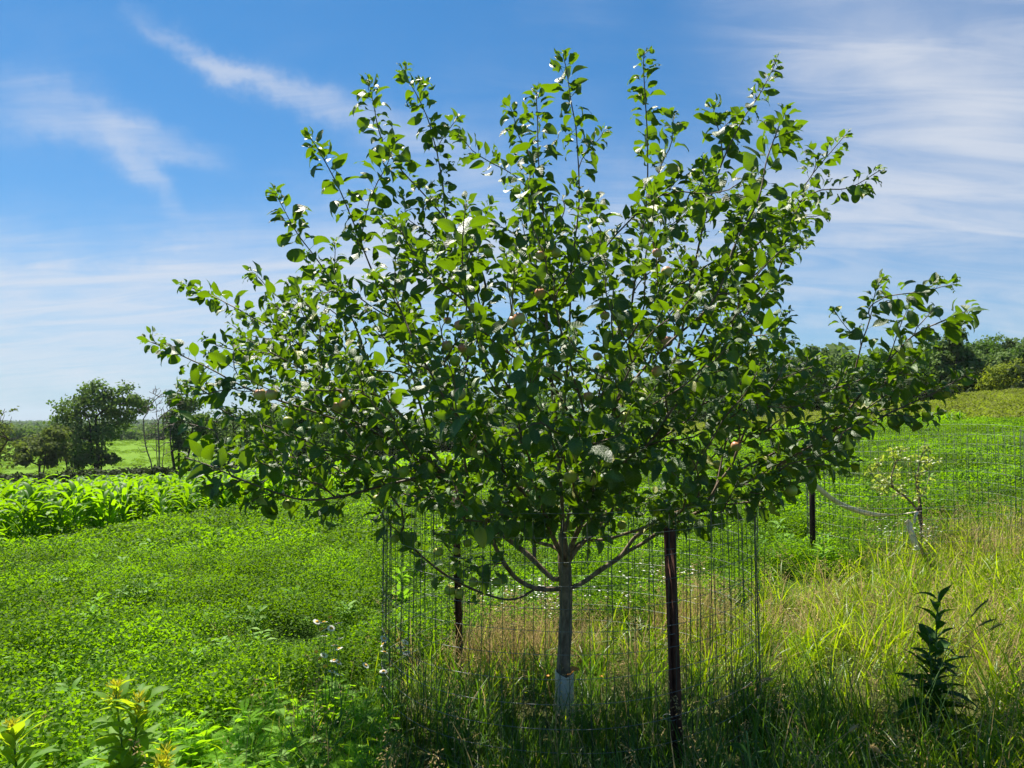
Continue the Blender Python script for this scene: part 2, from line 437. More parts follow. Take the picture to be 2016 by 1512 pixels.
for _ in range(8):
    q = np.pad(_g, 1, mode='edge')
    _g = (q[:-2, 1:-1] + q[2:, 1:-1] + q[1:-1, :-2] + q[1:-1, 2:] + 2 * q[1:-1, 1:-1]) / 6


def terr(x, y):
    x = np.asarray(x, float)
    y = np.asarray(y, float)
    yy = np.maximum(y, 0.0)
    px = CX + F * x / np.maximum(yy, 5.0)
    fu = np.clip((px - _u[0]) / (_u[1] - _u[0]), 0, len(_u) - 1.001)
    fw = np.clip((np.log(yy + 2.0) - _w[0]) / (_w[1] - _w[0]), 0, len(_w) - 1.001)
    iu, iw = fu.astype(int), fw.astype(int)
    a, b = fu - iu, fw - iw
    z = (_g[iw, iu] * (1 - a) + _g[iw, iu + 1] * a) * (1 - b) + (_g[iw + 1, iu] * (1 - a) + _g[iw + 1, iu + 1] * a) * b
    return z + 0.02 * np.sin(x * 1.7 + 1.1) * np.sin(y * 1.3)


def T1(x, y):
    return float(terr(np.array([x]), np.array([y]))[0])


def inside(poly, x, y):
    x = np.asarray(x)
    y = np.asarray(y)
    c = np.zeros(x.shape, bool)
    n = len(poly)
    for i in range(n):
        x0, y0 = poly[i]
        x1, y1 = poly[(i + 1) % n]
        hit = ((y0 > y) != (y1 > y)) & (x < (x1 - x0) * (y - y0) / ((y1 - y0) or 1e-9) + x0)
        c ^= hit
    return c


GRASS_EDGE = [(-1.15, -3), (-1.1, 3.2), (-0.95, 4.4), (-0.75, 5.0), (-0.2, 5.5), (0.7, 5.8), (2.0, 6.3), (3.2, 7.3), (5.0, 8.3), (8.0, 10), (14, 13)]
GRASS_POLY = GRASS_EDGE + [(30, 17), (30, -3)]
CORN_FRONT = [(-8.0, 3.0), (-7.2, 6.5), (-6.35, 9.6), (-5.55, 13.9), (-4.6, 17.3), (-3.6, 19.5), (-1.5, 22.5), (2, 26.0), (7, 27.5), (11, 27.0), (14.6, 24.6)]
CORN_POLY = CORN_FRONT + [(15.0, 26.2), (11.5, 29.4), (5.5, 31.0), (-2.4, 33.0), (-8, 33.0), (-10.6, 28.0), (-11.2, 16.4), (-13, 9), (-13, 3)]
RAG_POLY = [(-2.0, 2.4), (-2.0, 3.1), (-1.55, 3.75), (-1.0, 4.45), (-0.66, 4.5), (-0.56, 3.2), (-0.62, 2.4)]

gx = np.sinh(np.linspace(-8.2, 8.2, 330)) * 1.35
gy = np.concatenate([np.linspace(-40, -2, 14), np.linspace(-1, 14, 60), np.geomspace(14.4, 3000, 150)])
GX, GY = np.meshgrid(gx, gy)
GZ = terr(GX, GY)
n0, n1 = GX.shape
i, j = np.meshgrid(np.arange(n0 - 1), np.arange(n1 - 1), indexing='ij')
GQ = np.stack([i * n1 + j, i * n1 + j + 1, (i + 1) * n1 + j + 1, (i + 1) * n1 + j], -1).reshape(-1, 4)
gvx, gvy = GX.ravel(), GY.ravel()
gc = np.tile(np.array([0.050, 0.105, 0.014]), (len(gvx), 1))                       # soil seen between field plants
gc[inside(GRASS_POLY, gvx, gvy)] = (0.085, 0.095, 0.030)
far = (gvy > 30) | ((gvy > 20) & (gvx > 14))
gc[far] = (0.10, 0.195, 0.010)                                                       # meadow
gc[far & (gvx > 0)] = (0.115, 0.165, 0.020)
tan = (gvy > 40) & (gvy < 66) & (gvx < 2)
gc[tan] = (0.13, 0.15, 0.045)
gc[(gvx > 9) & (gvy > 34) & (gvy < 60) & (gvx < gvy * 0.62)] = (0.21, 0.215, 0.055)
gc[(gvy > 205)] = (0.05, 0.10, 0.02)
gm, gt = new_mat('ground')
ga = nd(gt, 'ShaderNodeAttribute', attribute_name='zone')
gtc = nd(gt, 'ShaderNodeTexCoord')
gn1 = nd(gt, 'ShaderNodeTexNoise', {'Vector': gtc.outputs['Object'], 'Scale': 0.25, 'Detail': 8.0, 'Roughness': 0.7})
gn2 = nd(gt, 'ShaderNodeTexNoise', {'Vector': gtc.outputs['Object'], 'Scale': 2.5, 'Detail': 8.0, 'Roughness': 0.75})
gcol = mixc(gt, ramp(gt, gn1.outputs[0], 0.35, 0.7), ga.outputs['Color'], (1.25, 1.12, 1.1), 'MULTIPLY')
gcol = mixc(gt, mth(gt, 'MULTIPLY', ramp(gt, gn2.outputs[0], 0.5, 0.75), 0.5), gcol, (0.045, 0.085, 0.015))
gb = nd(gt, 'ShaderNodeBump', {'Height': gn2.outputs[0], 'Strength': 0.8, 'Distance': 0.25})
gp = nd(gt, 'ShaderNodeBsdfPrincipled', {'Base Color': gcol, 'Roughness': 0.95, 'Specular IOR Level': 0.1, 'Normal': gb.outputs[0]})
nd(gt, 'ShaderNodeOutputMaterial', {'Surface': gp.outputs[0]})
ground = link('ground', mesh('ground', np.column_stack([gvx, gvy, GZ.ravel()]), GQ, [gm], attrs={'zone': gc}))
tag(ground, 'rolling green farm ground falling to the left and rising to the right', kind='structure')

# ------------------------------------------------------------------ scatter (stuff only)


def scatter(name, label, protos, pts, rot, scl, idx):
    """Ground cover nobody could count: ONE object, copies of PROTOS set by geometry nodes on PTS."""
    me = bpy.data.meshes.new(name)
    me.vertices.add(len(pts))
    me.vertices.foreach_set('co', np.asarray(pts, np.float32).ravel())
    me.attributes.new('rot', 'FLOAT_VECTOR', 'POINT').data.foreach_set('vector', np.asarray(rot, np.float32).ravel())
    me.attributes.new('scl', 'FLOAT', 'POINT').data.foreach_set('value', np.asarray(scl, np.float32))
    me.attributes.new('pick', 'INT', 'POINT').data.foreach_set('value', np.asarray(idx, np.int32))
    o = link(name, me)
    c = bpy.data.collections.new(name + ' kinds')
    for k, pm in enumerate(protos):
        c.objects.link(bpy.data.objects.new(f'{name}_kind_{k:02d}', pm))
    ng = bpy.data.node_groups.new(name, 'GeometryNodeTree')
    ng.interface.new_socket('Geometry', in_out='INPUT', socket_type='NodeSocketGeometry')
    ng.interface.new_socket('Geometry', in_out='OUTPUT', socket_type='NodeSocketGeometry')
    gi = ng.nodes.new('NodeGroupInput')
    go = ng.nodes.new('NodeGroupOutput')
    ci = ng.nodes.new('GeometryNodeCollectionInfo')
    ci.inputs['Collection'].default_value = c
    ci.inputs['Separate Children'].default_value = True
    ci.inputs['Reset Children'].default_value = True
    ip = ng.nodes.new('GeometryNodeInstanceOnPoints')
    ip.inputs['Pick Instance'].default_value = True

    def na(nm, dt):
        n = ng.nodes.new('GeometryNodeInputNamedAttribute')
        n.data_type = dt
        n.inputs['Name'].default_value = nm
        return n.outputs['Attribute']
    ng.links.new(gi.outputs[0], ip.inputs['Points'])
    ng.links.new(ci.outputs[0], ip.inputs['Instance'])
    ng.links.new(na('pick', 'INT'), ip.inputs['Instance Index'])
    ng.links.new(na('rot', 'FLOAT_VECTOR'), ip.inputs['Rotation'])
    ng.links.new(na('scl', 'FLOAT'), ip.inputs['Scale'])
    ng.links.new(ip.outputs[0], go.inputs[0])
    md = o.modifiers.new('scatter', 'NODES')
    md.node_group = ng
    return tag(o, label, kind='stuff')


def place(n_per_m2, x0, x1, y0, y1, test):
    n = int((x1 - x0) * (y1 - y0) * n_per_m2)
    x = rng.uniform(x0, x1, n)
    y = rng.uniform(y0, y1, n)
    k = test(x, y)
    return x[k], y[k]


def in_view(x, y, pad=0.8, near=1.6):
    return (np.abs(x) < y * 0.68 + pad) & (y > near)


def cover(name, label, protos, x, y, smin, smax, tilt=0.12, dz=-0.01, lean=None):
    n = len(x)
    rot = np.column_stack([rng.normal(0, tilt, n), rng.normal(0, tilt, n), rng.uniform(0, 2 * math.pi, n)])
    return scatter(name, label, protos, np.column_stack([x, y, terr(x, y) + dz]), rot, rng.uniform(smin, smax, n), rng.integers(0, len(protos), n))


def blade(base, azim, length, width, lean, curl, segs=5, twist=0.0):
    """One grass blade: tapering strip that leans and arches."""
    s = np.linspace(0, 1, segs + 1)
    ang = lean + curl * s ** 1.3
    step = length / segs
    h = np.concatenate([[0], np.cumsum(np.sin(ang[:-1]) * step)])
    z = np.concatenate([[0], np.cumsum(np.cos(ang[:-1]) * step)])
    d = np.array([math.cos(azim), math.sin(azim), 0])
    side = np.array([-math.sin(azim + twist), math.cos(azim + twist), 0])
    c = np.asarray(base) + np.outer(h, d) + np.outer(z, [0, 0, 1])
    w = width * 0.5 * np.clip(np.minimum(1.0, 0.55 + s * 2) * (1 - s ** 2.2), 0.04, 1)
    V = np.empty((2 * (segs + 1), 3))
    V[0::2] = c - w[:, None] * side
    V[1::2] = c + w[:, None] * side
    k = np.arange(segs) * 2
    return V, np.stack([k, k + 1, k + 3, k + 2], -1), c


def tuft(name, n, hmin, hmax, spread, width, lean, curl, mats, pmix=(1.0,), heads=0, head_len=0.12, seed=0):
    r = np.random.default_rng(seed)
    A = Acc()
    for _ in range(n):
        a = r.uniform(0, 2 * math.pi)
        rr = spread * math.sqrt(r.uniform())
        b = (rr * math.cos(a), rr * math.sin(a), 0)
        V, Q, c = blade(b, r.uniform(0, 2 * math.pi), r.uniform(hmin, hmax), width * r.uniform(.6, 1.3), abs(r.normal(0, lean)), abs(r.normal(curl, curl * .5)), twist=r.normal(0, .5))
        A.add(V, Q, int(r.choice(len(pmix), p=pmix)), a=r.uniform())
    for _ in range(heads):
        a = r.uniform(0, 2 * math.pi)
        b = (spread * .6 * math.cos(a), spread * .6 * math.sin(a), 0)
        az_ = r.uniform(0, 2 * math.pi)
        L = hmax * r.uniform(1.0, 1.35)
        V, Q, c = blade(b, az_, L, 0.0035, abs(r.normal(0, .12)), abs(r.normal(.5, .25)), segs=7)
        A.add(V, Q, len(mats) - 1, a=r.uniform())
        for k in range(26):
            f = r.uniform(0, 1)
            q = c[-3] * (1 - f) + c[-1] * f if r.uniform() < .8 else c[-1]
            spreadh = 0.010 + 0.018 * (1 - f)
            q = q + r.normal(0, spreadh, 3) * np.array([1, 1, .8])
            u = r.normal(0, 1, 3)
            u /= np.linalg.norm(u)
            v = np.cross(u, r.normal(0, 1, 3))
            v /= np.linalg.norm(v)
            sz = 0.0075
            A.add(np.array([q - u * sz, q + v * sz * .35, q + u * sz, q - v * sz * .35]), [[0, 1, 2, 3]], len(mats) - 1, a=r.uniform())
    return A.build(name, mats)


def rhombs(c, u, v):
    """Flat four-cornered leaves: centre c, half-axes u, v; all (n,3)."""
    n = len(c)
    V = np.stack([c - u, c + v * 1.0, c + u, c - v * 1.0], 1).reshape(-1, 3)
    return V, np.arange(4 * n).reshape(n, 4)


def unit(a):
    return a / (np.linalg.norm(a, axis=-1, keepdims=True) + 1e-12)


def leaf_cards(c, out, size, rnd, aspect=0.55, upbias=0.4):
    """Leaves at points c facing roughly OUT: half-axes for rhombs()."""
    n = len(c)
    nrm = unit(out + rnd.normal(0, .65, (n, 3)) + np.array([0, 0, upbias]))
    u = unit(np.cross(nrm, rnd.normal(0, 1, (n, 3))))
    v = np.cross(nrm, u)
    s = size * rnd.uniform(.6, 1.25, (n, 1))
    return rhombs(c, u * s * .5, v * s * .5 * aspect * 1.6)


def alfalfa_patch(name, n, rad, h, size, seed, mat):
    r = np.random.default_rng(seed)
    a = r.uniform(0, 2 * math.pi, n)
    rr = rad * np.sqrt(r.uniform(0, 1, n))
    hump = h * (0.55 + 0.45 * r.uniform(0, 1, n)) * (1 - 0.45 * (rr / rad) ** 2)
    c = np.column_stack([rr * np.cos(a), rr * np.sin(a), hump])
    nrm = unit(np.column_stack([r.normal(0, .85, n), r.normal(0, .85, n), np.ones(n)]))
    u = unit(np.cross(nrm, r.normal(0, 1, (n, 3))))
    v = np.cross(nrm, u)
    s = size * r.uniform(.6, 1.2, (n, 1))
    A = Acc()
    V, Q = rhombs(c, u * s, v * s * .55)
    A.add(V, Q, 0, a=np.repeat(r.uniform(0, 1, n), 4))
    return A.build(name, [mat])


# ------------------------------------------------------------------ branching skeletons


class Skel:
    """Grows a branching skeleton towards tip points; gives chains with radii."""

    def __init__(s, step=0.045):
        s.p, s.par, s.dir, s.len, s.limb = [], [], [], [], []
        s.chains = []
        s.step = step
        s.origin, s.kr = np.zeros(3), 0.0

    def _node(s, p, par, d, limb):
        s.p.append(np.asarray(p, float))
        s.par.append(par)
        s.dir.append(d)
        s.len.append(0 if par < 0 else s.len[par] + np.linalg.norm(s.p[-1] - s.p[par]))
        s.limb.append(limb)
        return len(s.p) - 1

    def polyline(s, pts, parent=-1, limb=0, jit=0.0, rnd=None):
        """Smooth line through pts (first point joined to node PARENT); returns node ids."""
        pts = [np.asarray(q, float) for q in pts]
        if parent >= 0: pts = [s.p[parent]] + pts
        P_ = np.array(pts)
        out = []
        for k in range(len(P_) - 1):
            p0, p1, p2, p3 = P_[max(k - 1, 0)], P_[k], P_[k + 1], P_[min(k + 2, len(P_) - 1)]
            n = max(1, int(np.linalg.norm(p2 - p1) / s.step))
            for t in np.linspace(0, 1, n, endpoint=False):
                out.append(0.5 * ((2 * p1) + (-p0 + p2) * t + (2 * p0 - 5 * p1 + 4 * p2 - p3) * t * t + (-p0 + 3 * p1 - 3 * p2 + p3) * t ** 3))
        out.append(P_[-1])
        out = np.array(out)
        if jit and rnd is not None:
            w = rnd.normal(0, jit, out.shape)
            for _ in range(2):
                w[1:-1] = (w[:-2] + w[1:-1] + w[2:]) / 3
            w[0] = 0
            out = out + w
        d = unit(np.gradient(out, axis=0)) if len(out) > 1 else np.array([[0, 0, 1.0]])
        ids = []
        prev = parent
        for k in range(1 if parent >= 0 else 0, len(out)):
            prev = s._node(out[k], prev, d[k], limb)
            ids.append(prev)
        s.chains.append(([parent] if parent >= 0 else []) + ids)
        return ids

    def nearest(s, q):
        return int(np.argmin(np.linalg.norm(np.array(s.p) - np.asarray(q), axis=1)))

    def tip(s, q, rnd, kl=0.25, ka=0.55, up=0.35, minlen=0.0, jit=0.017, skip=0):
        q = np.asarray(q, float)
        Pn = np.array(s.p[skip:])
        D = np.array(s.dir[skip:])
        v = q - Pn
        d = np.linalg.norm(v, axis=1)
        cs = (D * v).sum(1) / (d + 1e-9)
        rv = unit(q - s.origin)
        cr = (v @ rv) / (d + 1e-9)
        cost = d + kl * np.array(s.len[skip:]) + ka * d * (1 - cs) + s.kr * d * (1 - cr) + 0.8 * np.maximum(0, Pn[:, 2] - q[2] + 0.05)
        cost[d < minlen] += 5
        k = int(np.argmin(cost)) + skip
        p0 = s.p[k]
        L = np.linalg.norm(q - p0)
        u0 = unit(0.45 * s.dir[k] + 0.75 * (q - p0) / (L + 1e-9))
        u1 = unit((q - p0) / (L + 1e-9) + np.array([0, 0, up]))
        n = 5
        t = np.linspace(0, 1, n + 1)[1:, None]
        h = (2 * t ** 3 - 3 * t ** 2 + 1) * p0 + (t ** 3 - 2 * t ** 2 + t) * u0 * L + (-2 * t ** 3 + 3 * t ** 2) * q + (t ** 3 - t ** 2) * u1 * L
        return s.polyline(list(h), k, s.limb[k], jit, rnd)

    def radii(s, rtip, k):
        n = len(s.p)
        W = np.zeros(n)
        for i in range(n - 1, 0, -1):
            pa = s.par[i]
            if pa >= 0:
                W[pa] += W[i] + np.linalg.norm(s.p[i] - s.p[pa])
        return rtip + k * np.sqrt(W)


# ------------------------------------------------------------------ leaves


def leaf_grid(width, fold, curl, wave, ragged, seed, nl=7, petiole=0.28, tip=0.85, nw=4):
    """Unit-length leaf along +Y, upper side +Z: ovate outline, folded on the midrib, arched, optionally eaten."""
    r = np.random.default_rng(seed)
    s = np.linspace(0, 1, nl + 1)
    w = width * np.sin(np.pi * s ** tip) ** 0.85
    w[0], w[-1] = 0.02, 0.008
    lat = np.linspace(-1, 1, nw + 1)
    ph = r.uniform(0, 6)
    ang = curl * s
    yc = np.concatenate([[0], np.cumsum(np.cos(ang[:-1]) / nl)])
    zc = np.concatenate([[0], -np.cumsum(np.sin(ang[:-1]) / nl)])
    V, U = [], []
    for k in range(nl + 1):
        for l in lat:
            ww = w[k]
            if ragged and abs(l) > .8: ww *= r.uniform(.45, 1.05)
            x = l * ww * math.cos(fold)
            z = abs(l) * ww * math.sin(fold) + wave * math.sin(9 * s[k] + ph + (2 if l > 0 else 0)) * abs(l) * w[k]
            V.append([x, yc[k] - z * math.sin(ang[k]) * -1.0 * 0.5, zc[k] + z * math.cos(ang[k])])
            U.append([0.5 + 0.5 * l * w[k] / width, s[k]])
    V = np.array(V)
    V[:, 1] += petiole
    m = nw + 1
    Q = [[k * m + l, k * m + l + 1, (k + 1) * m + l + 1, (k + 1) * m + l] for k in range(nl) for l in range(nw)]
    if ragged:
        Q = [q for q in Q if r.uniform() > 0.16]
    n = len(V)
    pt = np.array([[-.012, 0, 0.0], [.012, 0, 0], [.014, petiole + .02, 0], [-.014, petiole + .02, 0]])
    V = np.vstack([V, pt])
    U = np.vstack([np.array(U), [[.5, 0]] * 4])
    Q = Q + [[n, n + 1, n + 2, n + 3]]
    return V, np.array(Q), U


LEAF = [leaf_grid((.27, .31, .35, .29, .33, .25, .30, .36)[k], R((14, 30, 22, 40, 10, 34, 26, 18)[k]), R((30, 70, 105, 45, 15, 85, 60, 120)[k]), .10 + .06 * (k % 3), False, 40 + k) for k in range(8)]
LEAF += [leaf_grid(.31, R(20), R(30 + 18 * k), .15, True, 70 + k) for k in range(4)]


def frames(axis, normal):
    """(n,3,3) matrices whose columns are side, axis, normal."""
    a = unit(axis)
    x = unit(np.cross(a, normal))
    z = np.cross(x, a)
    return np.stack([x, a, z], -1)


def leaves_mesh(name, pos, rot, size, kind, tint, young, shapes, mats):
    Vs, Qs, Us, Ts, Ys, n = [], [], [], [], [], 0
    for k, (V, Q, U) in enumerate(shapes):
        sel = np.nonzero(kind == k)[0]
        if not len(sel): continue
        W = np.einsum('nij,vj->nvi', rot[sel], V) * size[sel, None, None] + pos[sel, None, :]
        m = len(V)
        Vs.append(W.reshape(-1, 3))
        Qs.append((Q[None] + (np.arange(len(sel)) * m)[:, None, None] + n).reshape(-1, 4))
        Us.append(np.tile(U, (len(sel), 1)))
        Ts.append(np.repeat(tint[sel], m))
        Ys.append(np.repeat(young[sel], m))
        n += m * len(sel)
    return mesh(name, np.concatenate(Vs), np.concatenate(Qs), mats, uv=np.concatenate(Us), attrs={'tint': np.concatenate(Ts), 'young': np.concatenate(Ys)})


# ------------------------------------------------------------------ the apple tree
TX, TY = 0.302, 4.43
rt = np.random.default_rng(23)


def A3(px, py, dy):
    return np.array(P(px, py, TY + dy))


SK = Skel()
trunk_ids = SK.polyline([np.array([TX - .01, TY, T1(TX, TY) - 0.06]), A3(1109, 1330, 0), A3(1113, 1240, 0), A3(1114, 1190, 0), A3(1114, 1160, 0), A3(1112, 1120, .01), A3(1110, 1090, .02), A3(1107, 1050, .03)], -1, 0)
N_TRUNK = len(SK.p)
SK.origin, SK.kr = A3(1112, 1100, 0), 1.6


def limb(n, pts, at):
    par = SK.nearest(A3(*at)) if isinstance(at, tuple) else at
    return SK.polyline([A3(*q) for q in pts], par, n, 0.006, rt)


limb(1, [(1085, 1159, -.02), (1055, 1158, -.06), (1022, 1142, -.12), (995, 1112, -.2), (968, 1062, -.3), (935, 995, -.45), (870, 925, -.6), (760, 860, -.7), (640, 800, -.8)], (1113, 1168, 0))
limb(1, [(1030, 1174, -.09), (1000, 1181, -.13), (965, 1174, -.18), (925, 1158, -.25), (880, 1135, -.3), (830, 1095, -.34), (790, 1050, -.4)], (1052, 1158, -.06))
limb(2, [(1090, 1141, .02), (1064, 1118, .04), (1040, 1094, .06), (1010, 1070, .08), (978, 1042, .1), (930, 980, .14), (850, 890, .2), (740, 760, .2), (650, 650, .2)], (1112, 1150, 0))
limb(3, [(1140, 1152, 0), (1180, 1122, -.02), (1226, 1090, -.04), (1246, 1062, -.06), (1300, 1024, -.1), (1400, 980, -.15), (1520, 925, -.2), (1640, 850, -.25), (1760, 770, -.3)], (1114, 1168, 0))
limb(3, [(1262, 1072, -.1), (1300, 1046, -.2), (1360, 1015, -.35), (1440, 990, -.5), (1530, 985, -.6)], (1226, 1090, -.04))
limb(4, [(1106, 1000, .05), (1098, 900, .1), (1088, 780, .15), (1076, 640, .12), (1070, 480, .1)], (1107, 1052, .03))
limb(5, [(1134, 1082, .06), (1152, 1064, .1), (1190, 1018, .2), (1250, 910, .35), (1320, 770, .5), (1390, 640, .5), (1450, 520, .5)], (1112, 1116, .01))
limb(5, [(1200, 1060, .1), (1270, 1038, .12), (1340, 1000, .12), (1450, 930, .2), (1580, 860, .3), (1680, 780, .35)], (1152, 1066, .1))
limb(6, [(1086, 1075, .08), (1055, 1066, .16), (1044, 1045, .25), (1020, 1010, .35), (960, 900, .5), (900, 760, .6), (860, 620, .6)], (1108, 1100, .02))
limb(7, [(1140, 1040, -.25), (1165, 960, -.6), (1185, 880, -.9), (1215, 790, -1.1), (1260, 680, -1.2)], (1111, 1108, .01))
limb(8, [(1080, 1040, -.25), (1030, 970, -.6), (960, 890, -.9), (880, 790, -1.05), (830, 700, -1.1)], (1111, 1112, .01))
limb(9, [(1120, 1010, .2), (1140, 920, .4), (1180, 800, .6), (1230, 640, .7)], (1109, 1075, .02))

for lm_, at_, pts_ in (
    (2, (930, 980, .14), [(905, 820, .18), (925, 680, .2), (955, 560, .2), (905, 470, .2), (850, 400, .18), (790, 335, .16), (755, 280, .14), (738, 220, .12), (726, 165, .1)]),
    (2, (880, 437, .18), [(872, 380, .25), (860, 300, .3), (838, 225, .4), (812, 170, .44), (795, 140, .45)]),
    (2, (850, 890, .2), [(800, 700, .1), (745, 560, 0), (710, 480, -.1), (680, 400, -.12), (648, 330, -.14), (608, 262, -.15)]),
    (2, (740, 760, .2), [(690, 620, .2), (630, 520, .2), (585, 460, .17), (540, 378, .15)]),
    (1, (760, 860, -.7), [(640, 740, -.5), (540, 650, -.2), (450, 600, 0), (358, 558, .1)]),
    (1, (760, 860, -.7), [(620, 810, -.75), (500, 770, -.75), (400, 720, -.72), (292, 668, -.7)]),
    (1, (870, 925, -.6), [(740, 960, -.75), (620, 985, -.9), (520, 960, -1.0), (410, 915, -1.05), (365, 900, -1.0)]),
    (4, (1076, 640, .12), [(1072, 520, .05), (1068, 400, 0), (1060, 300, -.1), (1056, 182, -.15)]),
    (4, (1098, 900, .1), [(1120, 700, .15), (1124, 540, .15), (1140, 400, .14), (1135, 270, .12), (1122, 180, .1), (1108, 108, .1)]),
    (5, (1250, 910, .35), [(1240, 700, .3), (1250, 560, .25), (1270, 420, .2), (1275, 300, .15), (1270, 200, .12), (1268, 106, .1)]),
    (5, (1320, 770, .5), [(1360, 560, .4), (1390, 420, .3), (1430, 300, .25), (1480, 210, .22), (1530, 122, .2)]),
    (7, (1215, 790, -1.1), [(1300, 690, -1.0), (1400, 600, -.9), (1450, 480, -.85), (1490, 400, -.8), (1510, 310, -.75), (1545, 222, -.7)]),
    (5, (1390, 640, .5), [(1450, 530, .4), (1530, 440, .3), (1600, 380, .2), (1670, 370, .12), (1735, 335, .1)]),
    (3, (1640, 850, -.25), [(1720, 740, -.4), (1800, 660, -.55), (1860, 630, -.6), (1915, 608, -.5)]),
    (3, (1520, 925, -.2), [(1620, 870, -.4), (1720, 830, -.5), (1820, 780, -.6), (1905, 738, -.7)]),
    (9, (1180, 800, .6), [(1300, 640, .6), (1420, 520, .5), (1540, 420, .4), (1610, 330, .3), (1668, 262, .2)]),
):
    limb(lm_, pts_, at_)
TIPS = [  # photo pixel of a shoot tip, metres behind (+) or in front of (-) the trunk
    (292, 668, -.7), (330, 690, -.75), (358, 560, .1), (410, 575, .15), (452, 640, -.4), (490, 525, .35), (540, 380, .15), (578, 420, .25), (608, 262, -.15), (640, 300, -.1),
    (726, 165, .1), (745, 240, .15), (795, 140, .45), (838, 170, .5), (888, 240, .3), (905, 262, -.2), (770, 270, -.3), (800, 490, -.5), (1000, 200, .25), (1058, 182, -.15), (1108, 108, .1), (1140, 165, .12), (1185, 262, .2),
    (1268, 108, .1), (1262, 190, .12), (1330, 228, -.5), (1400, 200, .4), (1440, 225, .45), (1530, 122, .2), (1490, 170, .25), (1545, 225, -.7), (1560, 262, -.6), (1600, 290, .3), (1665, 265, .2), (1735, 335, .1), (1700, 372, .05),
    (1630, 420, .5), (1590, 470, .6), (1560, 400, -.3), (1730, 535, .2), (1715, 600, .15), (1640, 620, .3), (1570, 660, .5), (1850, 552, -.1), (1885, 555, -.1), (1920, 610, -.5), (1900, 640, -.6), (1830, 600, -.6), (1780, 610, -.4),
    (1905, 735, -.7), (1870, 760, -.6), (1850, 810, -.7), (1800, 790, -.4), (1700, 830, -.2), (1680, 905, -.1), (1620, 905, .0), (1540, 965, -.8), (1490, 970, -.8), (1560, 960, -.3), (1420, 1005, -.6), (1330, 1020, -.6),
    (360, 900, -.9), (395, 960, -1.0), (480, 985, -1.1), (420, 870, -.9), (350, 820, -.9), (400, 770, -.8), (340, 770, -.8), (540, 985, -1.0), (640, 1000, -.8), (745, 1010, -.7), (600, 930, -.9), (700, 900, -.8), (480, 740, -.9), (560, 640, -.5), (460, 690, -.7),
    (800, 690, -1.25), (830, 660, -1.2), (775, 590, -.9), (640, 560, .3), (700, 470, -.2), (660, 480, .2), (850, 480, -.6), (1020, 430, -.4), (960, 400, .3), (1150, 400, .2), (1240, 430, -.4), (1220, 480, .4), (1340, 350, -.5), (1380, 340, .3), (1460, 360, -.5),
    (1500, 330, -.6), (1520, 430, -.7), (1430, 440, -.8), (1550, 560, .3), (1560, 610, .2), (1480, 560, -.9), (1530, 680, -.5), (1600, 700, -.3), (900, 1110, -.45), (870, 1060, -.5), (905, 1160, -.3), (790, 1020, -.4), (980, 1120, -.5), (1000, 1040, -.6), (760, 960, -.7),
    (1150, 860, -1.6), (1140, 800, -1.6), (1050, 800, -1.5), (1230, 850, -1.5), (1000, 850, -1.6), (1180, 950, -1.4), (1060, 960, -1.3), (1280, 900, -1.3), (1350, 980, -1.0), (1410, 830, -1.2), (1090, 560, -.9), (1020, 680, -1.1), (1300, 560, -.9), (900, 880, -1.3),
    (1340, 790, -.7), (1400, 755, -.5), (1450, 800, -.6), (1380, 850, -.8), (1310, 735, -.8), (1250, 760, -1.0), (1480, 740, -.4), (1520, 790, -.5), (1430, 870, -.3), (1360, 810, .2), (1440, 770, .3), (1560, 760, .1), (1500, 850, -.7),
    (950, 1050, -.7), (1020, 1010, -.9), (1180, 1020, -.8), (1250, 990, -.9), (1390, 970, -.9), (1090, 1020, -.7), (880, 1000, -.9), (930, 1100, -.4), (1460, 930, -.7), (640, 880, -.8), (560, 860, -.9), (820, 960, -1.0),
]
for q in TIPS:
    SK.tip(A3(*q), rt, up=0.25 if q[1] > 850 else 0.5, skip=N_TRUNK)
SIL = [(330, 740), (430, 640), (530, 590), (600, 480), (680, 430), (760, 380), (860, 380), (960, 370), (1050, 300), (1120, 330), (1190, 450), (1280, 330), (1370, 330), (1440, 290), (1520, 330), (1620, 380), (1660, 430), (1550, 540),
       (1530, 640), (1620, 690), (1740, 650), (1840, 650), (1850, 760), (1740, 850), (1640, 890), (1560, 950), (1420, 1000), (1290, 1020), (1160, 1030), (1000, 1040), (880, 1060), (780, 980), (620, 950), (450, 920), (390, 860), (380, 790)]
inner = []
while len(inner) < 450:
    px, py = rt.uniform(320, 1860), rt.uniform(290, 1060)
    if not inside(SIL, np.array([px]), np.array([py]))[0]: continue
    if rt.uniform() > np.interp(py, [290, 500, 640, 980, 1060], [.32, .48, .95, 1.0, .75]): continue
    rx = min(1, abs(px - 1100) / 820)
    rz = max(0, (700 - py) / 520)
    dm = 1.75 * math.sqrt(max(.06, 1 - rx * rx - 0.55 * rz * rz))
    inner.append((px, py, rt.uniform(-.92, .50) * dm))
inner.sort(key=lambda q: math.hypot(q[0] - 1110, q[1] - 1080))
for q in inner:
    SK.tip(A3(*q), rt, up=0.45, skip=N_TRUNK, minlen=.10)
rad = SK.radii(0.0017, 0.0026)

apple_tree = thing('apple_tree', 'spreading apple tree with small green apples standing inside the wire cage', 'tree', (TX, TY, T1(TX, TY)))
INV = np.array(apple_tree.location)
